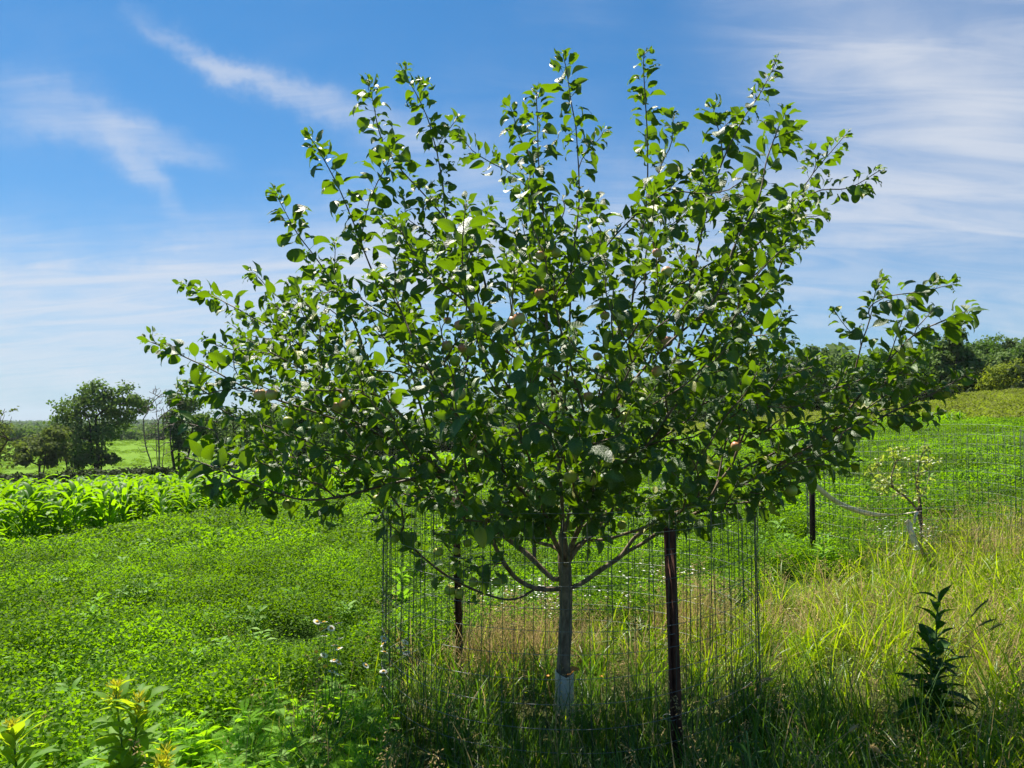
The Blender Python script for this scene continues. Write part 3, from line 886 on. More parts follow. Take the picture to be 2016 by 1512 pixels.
# trunk (root flare) and one mesh per main limb with its twigs
acc = {}
for ch in SK.chains:
    lm = SK.limb[ch[-1]]
    pts = np.array([SK.p[k] for k in ch])
    rr = rad[ch].copy()
    if lm == 0:
        rr = np.interp(pts[:, 2], [0, .1, .7, .82, .9, .98, 1.1], [.047, .039, .037, .040, .031, .024, .018])
        rr *= 1 + 0.05 * np.sin(pts[:, 2] * 31)
    else:
        if SK.limb[ch[0]] != lm or ch[0] < N_TRUNK:
            rr[0] = rr[1]
        else:
            rr[0] = min(rr[0], rr[1] * 1.15)
        rr = rr * (1 + 0.06 * rt.normal(0, 1, len(rr)))
    big = rr.max() > .009
    A = acc.setdefault(lm, Acc())
    V, Q = tube(pts - INV, rr, 12 if lm == 0 else (8 if big else 5))
    mi = np.where(np.repeat(rr[:-1] > .0075, 12 if lm == 0 else (8 if big else 5)), 0, 1)
    A.add(V, Q, 0)
    A.M[-1][:len(mi)] = mi
    A.M[-1][len(mi):] = mi[-1]
for lm, A in sorted(acc.items()):
    link('trunk' if lm == 0 else 'limb', A.build('trunk' if lm == 0 else 'limb', [M['bark'], M['twig']]), apple_tree)

# leaves
lp, la, ln, ls, lk, ly = [], [], [], [], [], []
UP = np.array([0, 0, 1.0])


def add_leaf(p, axis, size, young):
    axis = unit(axis)
    nrm = UP + rt.normal(0, .75, 3)
    if abs(axis[2]) > .9: nrm = rt.normal(0, 1, 3)
    lp.append(p)
    la.append(axis)
    ln.append(nrm)
    ls.append(size)
    lk.append(int(rt.integers(0, 8)) if rt.uniform() > .2 else int(rt.integers(8, 12)))
    ly.append(young)


for ch in SK.chains:
    lm = SK.limb[ch[-1]]
    if lm == 0: continue
    ids = ch[1:] if len(ch) > 1 else ch
    pts = np.array([SK.p[k] for k in ch])
    seg = np.linalg.norm(np.diff(pts, axis=0), axis=1)
    cum = np.concatenate([[0], np.cumsum(seg)])
    L = cum[-1]
    gold = rt.uniform(0, 6.28)
    s = L
    fresh = rt.uniform() < .45
    vig = rt.uniform(.85, 1.2) * np.interp(pts[:, 2].max(), [2.3, 2.9], [1, 1.14])
    thick = np.interp(pts[:, 2].max(), [2.2, 2.8], [1, .85])
    while s > 0.05:
        p = np.array([np.interp(s, cum, pts[:, k]) for k in range(3)])
        k = min(len(ch) - 1, int(np.searchsorted(cum, s)))
        d = SK.dir[ch[k]]
        fromtip = L - s
        a0 = unit(np.cross(d, [0.3, 0.2, 1.0]))
        b0 = np.cross(d, a0)
        gold += 2.4 + rt.normal(0, .3)
        radial = math.cos(gold) * a0 + math.sin(gold) * b0
        rnode = rad[ch[k]]
        if fromtip < 0.62 and rnode < .0075:
            sz = np.interp(fromtip, [0, .04, .16, .4, .62], [.038, .058, .088, .090, .076]) * vig * rt.uniform(.75, 1.2)
            upright = np.interp(fromtip, [0, .1, .3], [1.3, .7, .25])
            add_leaf(p + radial * rnode, d * upright + radial * .9 + UP * rt.normal(-.12, .35), sz, np.interp(fromtip, [0, .06, .2], [.85, .6, .0]) * (1 if fresh else .35) + (rt.uniform(0, .25) if fresh else 0))
            s -= np.interp(fromtip, [0, .05, .5], [.008, .0145, .022]) * rt.uniform(.7, 1.3) * thick
        else:
            if rnode < .014 and rt.uniform() < .85 and not (p[2] < 1.05 and abs(p[0] - TX) < .5):
                base = p + radial * (rnode + .015)
                for _ in range(int(rt.integers(4, 7))):
                    add_leaf(base, radial * .6 + UP * .35 + rt.normal(0, .6, 3), rt.uniform(.05, .088), 0.0)
            s -= rt.uniform(.035, .07)
lp, la, ln, ls, lk, ly = map(np.array, (lp, la, ln, ls, lk, ly))

# apples: photo pixel, blush; each hangs from the twig nearest to that line of sight
APPLES = [(932, 607, 1), (1023, 627, 1), (1010, 634, 1), (1191, 621, 1), (1249, 645, 0), (1241, 657, 0), (880, 680, 1), (911, 685, 1), (927, 692, 0), (896, 710, 0), (1176, 702, 1), (1075, 732, 0), (1097, 741, 0), (905, 776, 1), (1158, 780, 1),
          (1231, 822, 0), (1011, 850, 0), (794, 929, 0), (800, 948, 0), (1030, 952, 0), (1020, 969, 0), (1123, 939, 0), (1164, 945, 0), (743, 984, 0), (1224, 1034, 0), (1294, 731, 1), (881, 631, 1), (905, 640, 1), (1157, 382, 0), (1095, 497, 1),
          (1063, 503, 1), (1063, 578, 1), (1042, 584, 0), (1294, 498, 1), (1304, 511, 1), (1313, 536, 1), (1244, 561, 1), (1369, 519, 1), (961, 497, 0), (566, 831, 0), (633, 841, 0), (665, 803, 1), (679, 794, 1), (512, 777, 1), (534, 777, 1), (566, 993, 0),
          (1449, 879, 1), (1412, 915, 0), (1558, 966, 0), (1314, 672, 1), (863, 1087, 0), (920, 1069, 0), (978, 1146, 0), (991, 1140, 0), (885, 1162, 0), (904, 1168, 0), (932, 1146, 0), (777, 1061, 0), (898, 1085, 0)]
prof = [(0.0, .80), (.16, .86), (.38, .93), (.62, .90), (.85, .66), (.99, .25), (1.0, -.08), (.93, -.42), (.76, -.74), (.50, -.95), (.26, -1.0), (.10, -.95), (0.0, -.90)]


def apple_mesh(mat, k):
    A = Acc()
    n = 18
    V, Q = [], []
    for i, (r_, z) in enumerate(prof):
        for j in range(n):
            a = 2 * math.pi * j / n
            w = 1 + .03 * math.cos(5 * a + k) * (1 if z < 0 else .4)
            V.append([r_ * w * math.cos(a) * .031, r_ * w * math.sin(a) * .031, z * (.027 + .0015 * k)])
    for i in range(len(prof) - 1):
        for j in range(n):
            Q.append([i * n + j, (i + 1) * n + j, (i + 1) * n + (j + 1) % n, i * n + (j + 1) % n])
    A.add(np.array(V), np.array(Q), 0)
    return A.build('apple', [mat])


AM = {0: [apple_mesh(M['apple_green'], k) for k in range(2)], 1: [apple_mesh(M['apple_rosy'], k) for k in range(2)]}
sv, sq = tube([(0, 0, .021), (.001, 0, .034), (.004, .001, .052)], [.0016, .0013, .0018], 5)
STALK = mesh('stalk', sv, sq, [M['twig']])
cv_ = []
for j in range(5):
    a = 2 * math.pi * j / 5
    cv_ += [[.002 * math.cos(a - .5), .002 * math.sin(a - .5), -.0255], [.002 * math.cos(a + .5), .002 * math.sin(a + .5), -.0255], [.008 * math.cos(a), .008 * math.sin(a), -.0315]]
CALYX = mesh('calyx', cv_, [[3 * j, 3 * j + 1, 3 * j + 2, 3 * j + 2] for j in range(5)], [M['dark_bark']])
SP = np.array(SK.p)


def proj(p):
    """Photo pixel of world points, used to choose which leaves stand before an apple."""
    v = np.asarray(p) - np.array([0, 0, CAMZ])
    f = v[:, 1] * math.cos(PITCH) + v[:, 2] * math.sin(PITCH)
    u = -v[:, 1] * math.sin(PITCH) + v[:, 2] * math.cos(PITCH)
    return CX + F * v[:, 0] / f, CY - F * u / f, f


spx, spy, spf = proj(SP)
twig = (rad < .010)
lcx, lcy, lcf = proj(lp + la * (ls * .7)[:, None])
keepl = np.ones(len(lp), bool)
for i, (ax, ay, blush) in enumerate(APPLES):
    d = np.hypot(spx - ax, spy - (ay - 24)) + 60 * (~twig) + 30 * np.maximum(0, spf - 4.3)
    k = int(np.argmin(d))
    dep = SP[k][1]
    c = np.array(P(ax, ay, dep))
    stem_to = SP[k]
    o = link('apple', AM[blush][i % 2], apple_tree)
    sc_ = rt.uniform(.74, .95) * (1.0 if ay > 600 else .9)
    hang = Vector((stem_to - c))
    o.location = Vector(c - INV)
    o.scale = (sc_,) * 3
    o.rotation_euler = (rt.normal(0, .25), rt.normal(0, .25), rt.uniform(-.6, .6))
    if blush: o['label'] = 'apple with a pinkish red blush on its sunny side'
    st = link('stalk', STALK, o)
    link('calyx', CALYX, o)
    rpx = .033 * F / dep
    keepl &= ~((np.hypot(lcx - ax, lcy - ay) < rpx * 1.45) & (lcf < dep + .03) & (rt.uniform(0, 1, len(lp)) < .92))
    keepl &= np.linalg.norm(lp - c, axis=1) > .022
lp, la, ln, ls, lk, ly = (a[keepl] for a in (lp, la, ln, ls, lk, ly))
lr = frames(la, ln)
# the 300 leaves that show largest are parts of their own, the rest one mass
lcx, lcy, lcf = proj(lp + la * (ls * .7)[:, None])
show = ls / lcf * np.abs(np.einsum('ni,ni->n', lr[:, :, 2], unit(lp - np.array([0, 0, CAMZ])))) ** .5
edge = (lcy < 560) | (lcx < 520) | (lcx > 1640) | (lcf < 3.6)
order = np.argsort(-(show * np.where(edge, 1.0, .35)))
own = order[:300]
rest = order[300:]
LM = {}
for i in own:
    key = (int(lk[i]), round(float(ly[i]) * 3))
    if key not in LM:
        V, Q, U = LEAF[key[0]]
        LM[key] = mesh('leaf', V, Q, [M['apple_leaf']], uv=U, attrs={'tint': np.zeros(len(V)), 'young': np.full(len(V), key[1] / 3)})
    o = link('leaf', LM[key], apple_tree)
    m = np.eye(4)
    m[:3, :3] = lr[i] * ls[i]
    m[:3, 3] = lp[i] - INV
    o.matrix_local = Matrix(m.tolist())
fo = link('foliage', leaves_mesh('foliage', lp[rest] - INV, lr[rest], ls[rest], lk[rest], rt.uniform(0, 1, len(rest)), ly[rest], LEAF, [M['apple_leaf']]), apple_tree)
fo['kind'] = 'stuff'
print('apple leaves', len(lp), 'skeleton', len(SK.p))

# trunk guard, hanging tube
A = Acc()
n, hN = 18, 9
V, Q = [], []
for i in range(hN + 1):
    z = .245 * i / hN
    for j in range(n):
        a = 2 * math.pi * j / n
        r_ = .047 + .006 * math.sin(3 * a + 9 * z) + .004 * math.sin(7 * a + 21 * z) + (.010 if math.cos(a - math.pi) > .5 else 0) * (1 - i / hN * .3)
        top = .02 * math.sin(2 * a + 1) if i == hN else 0
        V.append([r_ * math.cos(a), r_ * math.sin(a), z + top - .02])
for i in range(hN):
    for j in range(n):
        Q.append([i * n + j, i * n + (j + 1) % n, (i + 1) * n + (j + 1) % n, (i + 1) * n + j])
A.add(np.array(V), np.array(Q))
g = link('trunk_guard', A.build('trunk_guard', [M['guard']]), loc=(TX - .008, TY, T1(TX, TY)))
tag(g, 'crumpled white plastic guard wrapped round the foot of the apple tree', 'tree guard')
p = A3(1052, 1060, .16)
V, Q = tube([(0, 0, -.135), (0, 0, 0), (.003, 0, .11)], [.0125, .0125, .0125], 10)
g = link('plastic_tube', mesh('plastic_tube', V, Q, [M['tube']]), loc=tuple(p))
tag(g, 'short grey plastic tube hanging upright from a limb left of the trunk', 'tube')
V, Q, U = leaf_grid(.42, R(30), R(60), .3, False, 5)
g = link('dead_leaf', mesh('dead_leaf', V, Q, [M['brown_leaf']], uv=U), loc=tuple(A3(1120, 1336, -.085)))
g.scale = (.085,) * 3
g.rotation_euler = (R(60), R(20), R(-120))
tag(g, 'curled orange brown dead leaf caught against the white trunk guard', 'dead leaf')

# ------------------------------------------------------------------ wire cages and their posts


def cage(label, cx, cy, rad_, h, seed, spacing=.0508, rows=.1016, wire=.0015):
    r = np.random.default_rng(seed)
    z0 = T1(cx, cy)
    root = thing('wire_cage', label, 'wire cage', (cx, cy, z0))
    ph = r.uniform(0, 6, 3)

    def rr(a):
        return rad_ * (1 + .014 * math.sin(2 * a + ph[0]) + .012 * math.sin(3 * a + ph[1]) + .008 * math.sin(7 * a + ph[2]))
    n = int(2 * math.pi * rad_ / spacing)
    V, Q = tube([(0, 0, 0), (.0015, 0, h * .35), (-.001, .001, h * .7), (0, 0, h)], wire, 5)
    vm = [mesh('vertical_wire', V, Q, [M['wire_backlit']])]  # uprights take the copy with backlit darkness in its colour
    for i in range(n):
        a = 2 * math.pi * i / n
        o = link('vertical_wire', vm[0], root)
        x, y = rr(a) * math.cos(a), rr(a) * math.sin(a)
        o.location = (x, y, T1(cx + x, cy + y) - z0 - .01)
        o.rotation_euler = (r.normal(0, .013), r.normal(0, .013), r.uniform(0, 6))
    k = int(h / rows) + 1
    for i in range(k):
        z = .01 + i * rows
        pts = [((rr(a) + wire * 1.9) * math.cos(a), (rr(a) + wire * 1.9) * math.sin(a), z + .006 * math.sin(3 * a + i + ph[0]) + T1(cx + rr(a) * math.cos(a), cy + rr(a) * math.sin(a)) - z0) for a in np.linspace(0, 2 * math.pi, 73)]
        V, Q = tube(pts, wire * .8, 6, cap=False)
        link('horizontal_wire', mesh('horizontal_wire', V, Q, [M['wire']]), root)
    return root


CAGE = (0.313, 4.44, 1.03)
c1 = cage('round welded wire cage standing round the trunk of the apple tree', *CAGE, 1.22, 3)
for z_ in (.28, .66, 1.04):
    a_ = np.linspace(0, 2 * math.pi * 1.15, 20)
    pc = P(1318, 1200, 3.57)
    V, Q = tube(np.column_stack([pc.x + .031 * np.cos(a_), 3.585 + .045 * np.sin(a_), z_ + .008 * a_ / 6]) - np.array(c1.location), .0016, 5)
    link('wire_tie', mesh('wire_tie', V, Q, [M['wire']]), c1)
V, Q = tube([np.array(A3(756, 1370, 0)), np.array(A3(758, 1405, -.1)), np.array(A3(772, 1440, -.25)), np.array(A3(800, 1475, -.4)), np.array(A3(822, 1500, -.5))] - np.array(c1.location), .0022, 5)
link('loose_wire', mesh('loose_wire', V, Q, [M['wire']]), c1)
C2 = (4.02, 7.8, 1.02)
cage('round welded wire cage standing round the staked sapling behind the tall yellow grass', *C2, 1.22, 4, spacing=.0508, rows=.1016)


def t_post(label, base, top, w, mat, studs=16):
    """Steel T-post: face flange, web behind it, studs up the face."""
    base, top = Vector(base), Vector(top)
    ax = top - base
    root = thing('steel_post', label, 'fence post', base, 'rusty steel posts that hold the wire cages')
    root.rotation_euler = ax.to_track_quat('Z', 'Y').to_euler()
    h = ax.length
    A = Acc()
    A.add(*box(0, 0, h / 2 - .1, w, .006, h + .2))
    A.add(*box(0, .0225, h / 2 - .1, .007, .039, h + .198))
    link('shaft', A.build('shaft', [mat], smooth=False), root)
    V, Q = box(0, -.0065, 0, w * .42, .007, .016)
    sm = mesh('stud', V, Q, [mat], smooth=False)
    for i in range(studs):
        link('stud', sm, root, (0, 0, h - .04 - i * h / studs))
    return root


q = P(1330, 1515, 3.56)
t_post('reddish brown rusty steel post nearest the camera on the right of the cage', (q.x, 3.56, T1(q.x, 3.56)), P(1312, 1040, 3.58), .046, M['rust'])
q = P(900, 1310, 5.2)
t_post('dark rusty steel post at the back left of the apple tree cage', (q.x, 5.2, T1(q.x, 5.2)), P(890, 930, 5.2), .042, M['dark_post'])
q = P(1604, 1110, 7.42)
t_post('dark rusty steel post the pale strap is tied to', (q.x, 7.42, T1(q.x, 7.42)), P(1601, 895, 7.42), .046, M['dark_post'])
q = P(2026, 960, 8.1)
t_post('dark steel post on the far right of the second cage', (q.x, 8.1, T1(q.x, 8.1)), P(2025, 872, 8.1), .046, M['dark_post'])

# strap, stake, leaning stick, sapling


def strap(name, label, pts, w, twist=2.0, mat='strap', cat='strap'):
    pts = np.array([np.array(p) for p in pts])
    t = np.linspace(0, 1, 40)
    kt = np.linspace(0, 1, len(pts))
    c = np.column_stack([np.interp(t, kt, pts[:, k]) for k in range(3)])
    for _ in range(6):
        c[1:-1] = (c[:-2] + 2 * c[1:-1] + c[2:]) / 4
    T = unit(np.gradient(c, axis=0))
    n = unit(np.cross(T, [0, 1, 0.15]))
    b = np.cross(T, n)
    a = .25 + twist * (t - .2) * 0.6 + .3 * np.sin(t * 9)
    s = np.cos(a)[:, None] * n + np.sin(a)[:, None] * b
    nn = np.cross(T, s)
    ww = w * .5
    V = np.concatenate([c - s * ww - nn * .0012, c + s * ww - nn * .0012, c + s * ww + nn * .0012, c - s * ww + nn * .0012])
    m = len(c)
    Q = []
    for e in range(4):
        f = (e + 1) % 4
        Q += [[e * m + i, e * m + i + 1, f * m + i + 1, f * m + i] for i in range(m - 1)]
    Q += [[0, m, 2 * m, 3 * m], [m - 1, 2 * m - 1, 3 * m - 1, 4 * m - 1]]
    o = link(name, mesh(name, V, np.array(Q), [M[mat]]))
    return tag(o, label, cat)


strap('tie_strap', 'long pale cloth strap sagging from the dark post to the sapling', [P(1594, 946, 7.36), P(1615, 965, 7.38), P(1645, 988, 7.45), P(1680, 1004, 7.5), P(1720, 1014, 7.6), P(1755, 1015, 7.65), P(1790, 1010, 7.7), P(1811, 1006, 7.76)], .05)
strap('tie_strap', 'short white strap end drooping from the knot on the stake', [P(1808, 1008, 7.7), P(1803, 1013, 7.68), P(1800, 1020, 7.68), P(1801, 1030, 7.68)], .024, 1.0)
strap('tie_strap', 'white strap wound on the leaning stick in front of the sapling', [P(1784, 1026, 7.0), P(1789, 1030, 7.0), P(1793, 1045, 7.0), P(1800, 1065, 7.0), P(1807, 1083, 7.0)], .05, 1.0)
V, Q = tube([P(1789, 1024, 7.03), P(1800, 1058, 7.03), P(1815, 1085, 7.03), P(1836, 1120, 7.03)], [.012, .015, .017, .018], 7)
tag(link('leaning_stick', mesh('leaning_stick', V, Q, [M['stick']])), 'brown leaning stick with a white strap wound on it', 'stick')
q = P(1814, 1100, 7.8)
V, Q = tube([(q.x, 7.8, T1(q.x, 7.8) - .05), P(1815, 1060, 7.8), P(1812, 1000, 7.8), P(1806, 955, 7.8), P(1804, 935, 7.8)], [.017, .017, .016, .015, .013], 7)
tag(link('stake', mesh('stake', V, Q, [M['dark_bark']])), 'dark wooden stake standing behind the sapling in the second cage', 'stake')
S2 = Skel(.05)
sap_root = np.array([q.x - .03, 7.74, T1(q.x, 7.8)])


def S3(px, py, dy=0.0):
    return np.array(P(px, py, 7.74 + dy))


S2.polyline([sap_root - [0, 0, .05], S3(1815, 1050), S3(1808, 1008)])
S2.polyline([S3(1795, 990), S3(1775, 972), S3(1757, 958), S3(1755, 940), S3(1762, 915), S3(1770, 895)], S2.nearest(S3(1808, 1008)))
S2.polyline([S3(1810, 980), S3(1806, 940), S3(1812, 905), S3(1820, 885)], S2.nearest(S3(1808, 1008)))
for t_ in [(1715, 940), (1728, 925), (1722, 960), (1740, 905), (1755, 892), (1780, 885), (1800, 900), (1826, 880), (1834, 905), (1842, 920), (1790, 925), (1770, 930), (1745, 945), (1760, 965), (1825, 945), (1735, 975), (1778, 955), (1815, 965)]:
    S2.tip(S3(*t_, rt.uniform(-.3, .3)), rt, skip=12)
r2 = S2.radii(.0025, .0045)
sap = thing('sapling', 'young pale leaved apple sapling tied to a stake inside the second cage', 'tree', tuple(sap_root))
A = Acc()
for ch in S2.chains:
    A.add(*tube(np.array([S2.p[k] for k in ch]) - sap_root, r2[ch], 5))
link('trunk', A.build('trunk', [M['twig']]), sap)
pp, aa, ss = [], [], []
for ch in S2.chains[3:]:
    for k in ch[1:]:
        for _ in range(4):
            d = rt.normal(0, 1, 3) + [0, 0, .3]
            pp.append(S2.p[k] + rt.normal(0, .012, 3))
            aa.append(d)
            ss.append(rt.uniform(.04, .065))
pp, aa, ss = np.array(pp), np.array(aa), np.array(ss)
link('crown', leaves_mesh('crown', pp - sap_root, frames(aa, UP + rt.normal(0, .5, (len(pp), 3))), ss, rt.integers(0, 8, len(pp)), rt.uniform(0, 1, len(pp)), np.zeros(len(pp)), LEAF, [M['sapling_leaf']]), sap)

# ------------------------------------------------------------------ trees of the tree line and the woods


def bg_tree(name, label, px, top, depth, wpx, mat='oak', bark='dark_bark', seed=0, low=.22, lobes=13, cards=4200, card=.30, trunks=1, dens=1.0, cat='tree', base_px=None, group=None, bare=0, clump=.17, lobes_px=None, trunk_k=.016):
    r = np.random.default_rng(seed)
    x = (px - CX) / F * depth
    bx = x if base_px is None else (base_px - CX) / F * depth
    z0 = T1(bx, depth)
    H = P(px, top, depth).z - z0
    W = wpx / F * depth * .5
    root = thing(name, label, cat, (bx, depth, z0), group)
    S = Skel(max(.25, H / 30))
    off = x - bx
    for k in range(trunks):
        a = r.uniform(0, 6.28)
        o_ = (.35 * (k > 0)) * np.array([math.cos(a), math.sin(a), 0])
        S.polyline([o_ + [0, 0, -.3], o_ * 1.8 + [off * .15, 0, H * .2], o_ * 3.0 + [off * .5, 0, H * .42], o_ * 3.4 + [off, 0, H * .66]], -1, 0, .05, r)
    C, RR = [], []
    for (lx, ly, lr_) in (lobes_px or []):
        q = P(lx, ly, depth)
        C.append(np.array([q.x - bx, r.normal(0, W * .28), q.z - z0]))
        RR.append(lr_ * 1.12 / F * depth)
    for k in range(0 if lobes_px else lobes):
        for _ in range(60):
            t = r.uniform(low + .06, .93)
            prof_ = math.sqrt(max(.03, 1 - ((t - .60) / .45) ** 2)) if t > .60 else np.interp(t, [low, .60], [.55, 1.0])
            a = r.uniform(0, 6.28)
            rr = W * .80 * prof_ * math.sqrt(r.uniform(.05, 1))
            c = np.array([off + rr * math.cos(a), rr * math.sin(a), H * t])
            if all(np.linalg.norm(c - q) > .32 * W for q in C): break
        C.append(c)
        RR.append(W * r.uniform(.26, .42))
    if not lobes_px:
        C.append(np.array([off, 0, H * .90]))
        RR.append(H * .10 + W * .05)
    for c in sorted(C, key=lambda c: np.linalg.norm(c - [off, 0, H * .4])):
        S.tip(c, r, kl=.15, jit=.03)
    A = Acc()
    extra = []
    for c, rr in zip(C, RR):
        for _ in range(bare):
            v = unit(r.normal(0, 1, 3) + [0, 0, .5])
            ids = S.tip(c + v * rr * r.uniform(.6, 1.4), r, kl=.0, jit=.03)
    rt0 = .018 if not cards else .014
    W_ = S.radii(0.0, 1.0)
    rd = rt0 + W_ * (H * trunk_k - rt0) / W_.max()
    for ch in S.chains:
        q_ = rd[ch].copy()
        q_[0] = min(q_[0], q_[min(1, len(q_) - 1)] * 1.2)
        A.add(*tube(np.array([S.p[k] for k in ch]), q_, 7 if q_.max() > .08 else 4))
    link('trunk', A.build('trunk', [M[bark]]), root)
    if cards:
        pts, outs, tint = [], [], []
        per = int(cards * dens / len(C))
        for c, rr in zip(C, RR):
            # clumps of leaves spread through the lobe, more of them near its outside
            nc = max(6, int(per / 26))
            v = unit(r.normal(0, 1, (nc, 3)))
            cc = c + v * rr * (r.uniform(.25, 1, (nc, 1)) ** .45) * np.array([1, 1, .8]) * r.uniform(.8, 1.15, (nc, 1))
            k = per // nc
            pnt = np.repeat(cc, k, 0) + r.normal(0, clump * rr + .06, (nc * k, 3)) * np.array([1, 1, .7])
            pts.append(pnt)
            outs.append(unit(pnt - c))
            tint.append(np.repeat(np.repeat(r.uniform(0, .6, nc), k) + r.uniform(0, .35, nc * k), 4))
        pts = np.concatenate(pts)
        lowcut = pts[:, 2] > .12 * H * (1 if low > .05 else 0)
        pts, outs, tint = pts[lowcut], np.concatenate(outs)[lowcut], np.concatenate(tint)[np.repeat(lowcut, 4)]
        V, Q = leaf_cards(pts, outs, card, r)
        A = Acc()
        A.add(V, Q, 0, a=tint)
        link('crown', A.build('crown', [M[mat]], smooth=False), root)
    return root


LINE = 'trees of the hedgerow below the far field'
bg_tree('old_tree', 'half bare grey tree with a thick dark trunk at the left edge', 2, 800, 58, 150, 'olive', 'dark_bark', 1, low=.3, cards=1300, card=.24, bare=5, lobes=10, base_px=-2)
bg_tree('small_tree', 'small olive green tree standing left of the big oak', 82, 832, 68, 120, 'olive', 'dark_bark', 2, low=.22, cards=5200, card=.27, trunks=2, lobes_px=[(58, 872, 17), (84, 853, 19), (104, 858, 17), (75, 885, 20), (100, 888, 16), (58, 902, 14), (88, 908, 13), (112, 880, 11), (44, 885, 10)])
bg_tree('oak_tree', 'tallest broad dark oak of the left tree line with several trunks', 188, 752, 78, 182, 'oak', 'dark_bark', 3, low=.18, cards=13500, card=.30, trunks=3, base_px=198, lobes_px=[(150, 802, 30), (130, 832, 24), (165, 778, 24), (200, 772, 22), (236, 778, 26), (215, 800, 28), (254, 798, 20), (272, 790, 10), (180, 820, 34), (160, 858, 30), (190, 868, 30), (140, 868, 22), (175, 908, 20), (206, 848, 24), (228, 826, 20), (186, 898, 22), (150, 895, 18), (120, 850, 14), (218, 905, 10)])
bg_tree('thin_tree', 'thin leaning tree with bare stems between olive tree and oak', 132, 870, 72, 34, 'olive', 'dark_bark', 34, low=.35, cards=420, card=.26, trunks=2, lobes=6, base_px=140, bare=2)
bg_tree('dead_tree', 'tall bare dead tree with fine grey twigs right of the oak', 312, 758, 66, 74, 'oak', 'grey_bark', 4, low=.30, cards=0, trunks=4, bare=16, base_px=318, trunk_k=.0075, lobes_px=[(300, 788, 16), (318, 774, 14), (334, 798, 15), (288, 808, 14), (310, 826, 16), (330, 838, 14), (302, 858, 14), (326, 872, 14), (290, 880, 12), (312, 800, 14), (340, 780, 10)])
bg_tree('dark_tree', 'dark green tree with slim trunks just right of the dead tree', 355, 772, 74, 120, 'oak', 'dark_bark', 5, low=.30, cards=6200, card=.28, trunks=3, lobes_px=[(350, 790, 15), (343, 820, 20), (370, 798, 18), (382, 832, 17), (350, 850, 18), (396, 828, 13), (365, 876, 12), (330, 845, 12), (405, 850, 12)])
bg_tree('dark_tree', 'thin tree with bare stems behind the left apple boughs', 452, 800, 70, 130, 'oak', 'dark_bark', 6, low=.32, cards=2600, card=.30, trunks=3, lobes=12, bare=2)
bg_tree('bushy_tree', 'low dense dark tree with leaves down to the ground behind the corn', 590, 800, 68, 180, 'woods', 'dark_bark', 7, low=.04, cards=7000, card=.32, lobes=18, trunks=2)
bg_tree('bushy_tree', 'round topped tree behind the left middle of the apple tree', 722, 742, 80, 170, 'woods', 'dark_bark', 8, low=.06, cards=5600, card=.36, lobes=16)
bg_tree('bushy_tree', 'broad tree behind the centre of the apple tree', 925, 748, 84, 190, 'oak', 'dark_bark', 9, low=.06, cards=5200, card=.38, lobes=16)
bg_tree('bushy_tree', 'tree behind the trunk line of the apple tree', 1100, 772, 90, 200, 'woods', 'dark_bark', 10, low=.06, cards=4200, card=.42, lobes=16)
bg_tree('bushy_tree', 'low dark tree behind the right middle of the apple tree', 1290, 765, 88, 190, 'oak', 'dark_bark', 12, low=.06, cards=4200, card=.42, lobes=16)
bg_tree('bushy_tree', 'dense tree above the tan grass behind the apple tree', 1450, 745, 92, 170, 'woods', 'dark_bark', 13, low=.06, cards=4200, card=.42, lobes=16)
bg_tree('bushy_tree', 'dark tree showing below the gap in the right boughs', 1600, 696, 94, 170, 'oak', 'dark_bark', 14, low=.06, cards=5200, card=.42, lobes=16)
bg_tree('bushy_tree', 'tree at the left end of the hilltop woods', 1735, 700, 92, 170, 'woods', 'dark_bark', 15, low=.06, cards=5200, card=.42, lobes=16)
WOOD = 'trees of the hilltop woods'
for k, (px, top, dep, w, mt, lab) in enumerate([
    (1885, 655, 62, 96, 'oak', 'darkest tall tree at the left edge of the hilltop woods'),
    (1856, 690, 84, 110, 'woods', 'green tree behind the tip of the longest right bough'),
    (1925, 678, 82, 130, 'woods', 'rounded tree in the middle of the hilltop woods'),
    (1990, 668, 92, 130, 'oak', 'high crowned tree near the right edge of the hilltop woods'),
    (2060, 664, 90, 140, 'woods', 'tree at the far right end of the hilltop woods'),
    (1950, 700, 72, 110, 'oak', 'lower dark tree in front of the hilltop woods'),
    (2035, 690, 74, 120, 'woods', 'lower tree behind the yellow green shrub')]):
    bg_tree('woodland_tree', lab, px, top, dep, w, mt, 'dark_bark', 50 + k, low=.05, cards=6200, card=.32, lobes=17, group=WOOD)
for k, (px, top, dep, w, lab) in enumerate([
    (1985, 728, 52, 120, 'large yellow green shrub on the right below the hilltop woods'),
    (1925, 762, 55, 70, 'small yellow green shrub at the foot of the woods'),
    (2050, 722, 52, 120, 'yellow green shrub cut by the right edge')]):
    bg_tree('shrub', lab, px, top, dep, w, 'willow', 'grey_bark', 80 + k, low=.02, cards=5200, card=.17, lobes=16, trunks=4, cat='shrub', group='yellow green shrubs below the woods')
bg_tree('shrub', 'low dark shrub left of the yellow green shrubs', 1880, 772, 56, 70, 'woods', 'dark_bark', 90, low=.02, cards=2600, card=.20, lobes=10, trunks=2, cat='shrub')

# far woods: masses, set by geometry nodes


def far_crown(name, seed, mat, n=420):
    r = np.random.default_rng(seed)
    C = np.column_stack([r.uniform(-.55, .55, 9), r.uniform(-.55, .55, 9), r.uniform(.15, .85, 9)])
    C[:, :2] *= (1 - .45 * C[:, 2:3])
    k = r.integers(0, 9, n)
    v = unit(r.normal(0, 1, (n, 3)))
    p_ = C[k] + v * r.uniform(.15, .34, (n, 1)) * np.array([1, 1, .75])
    V, Q = leaf_cards(p_, v, .16, r)
    A = Acc()
    A.add(V, Q, 0, a=np.repeat(r.uniform(0, 1, n), 4))
    return A.build(name, [mat], smooth=False)


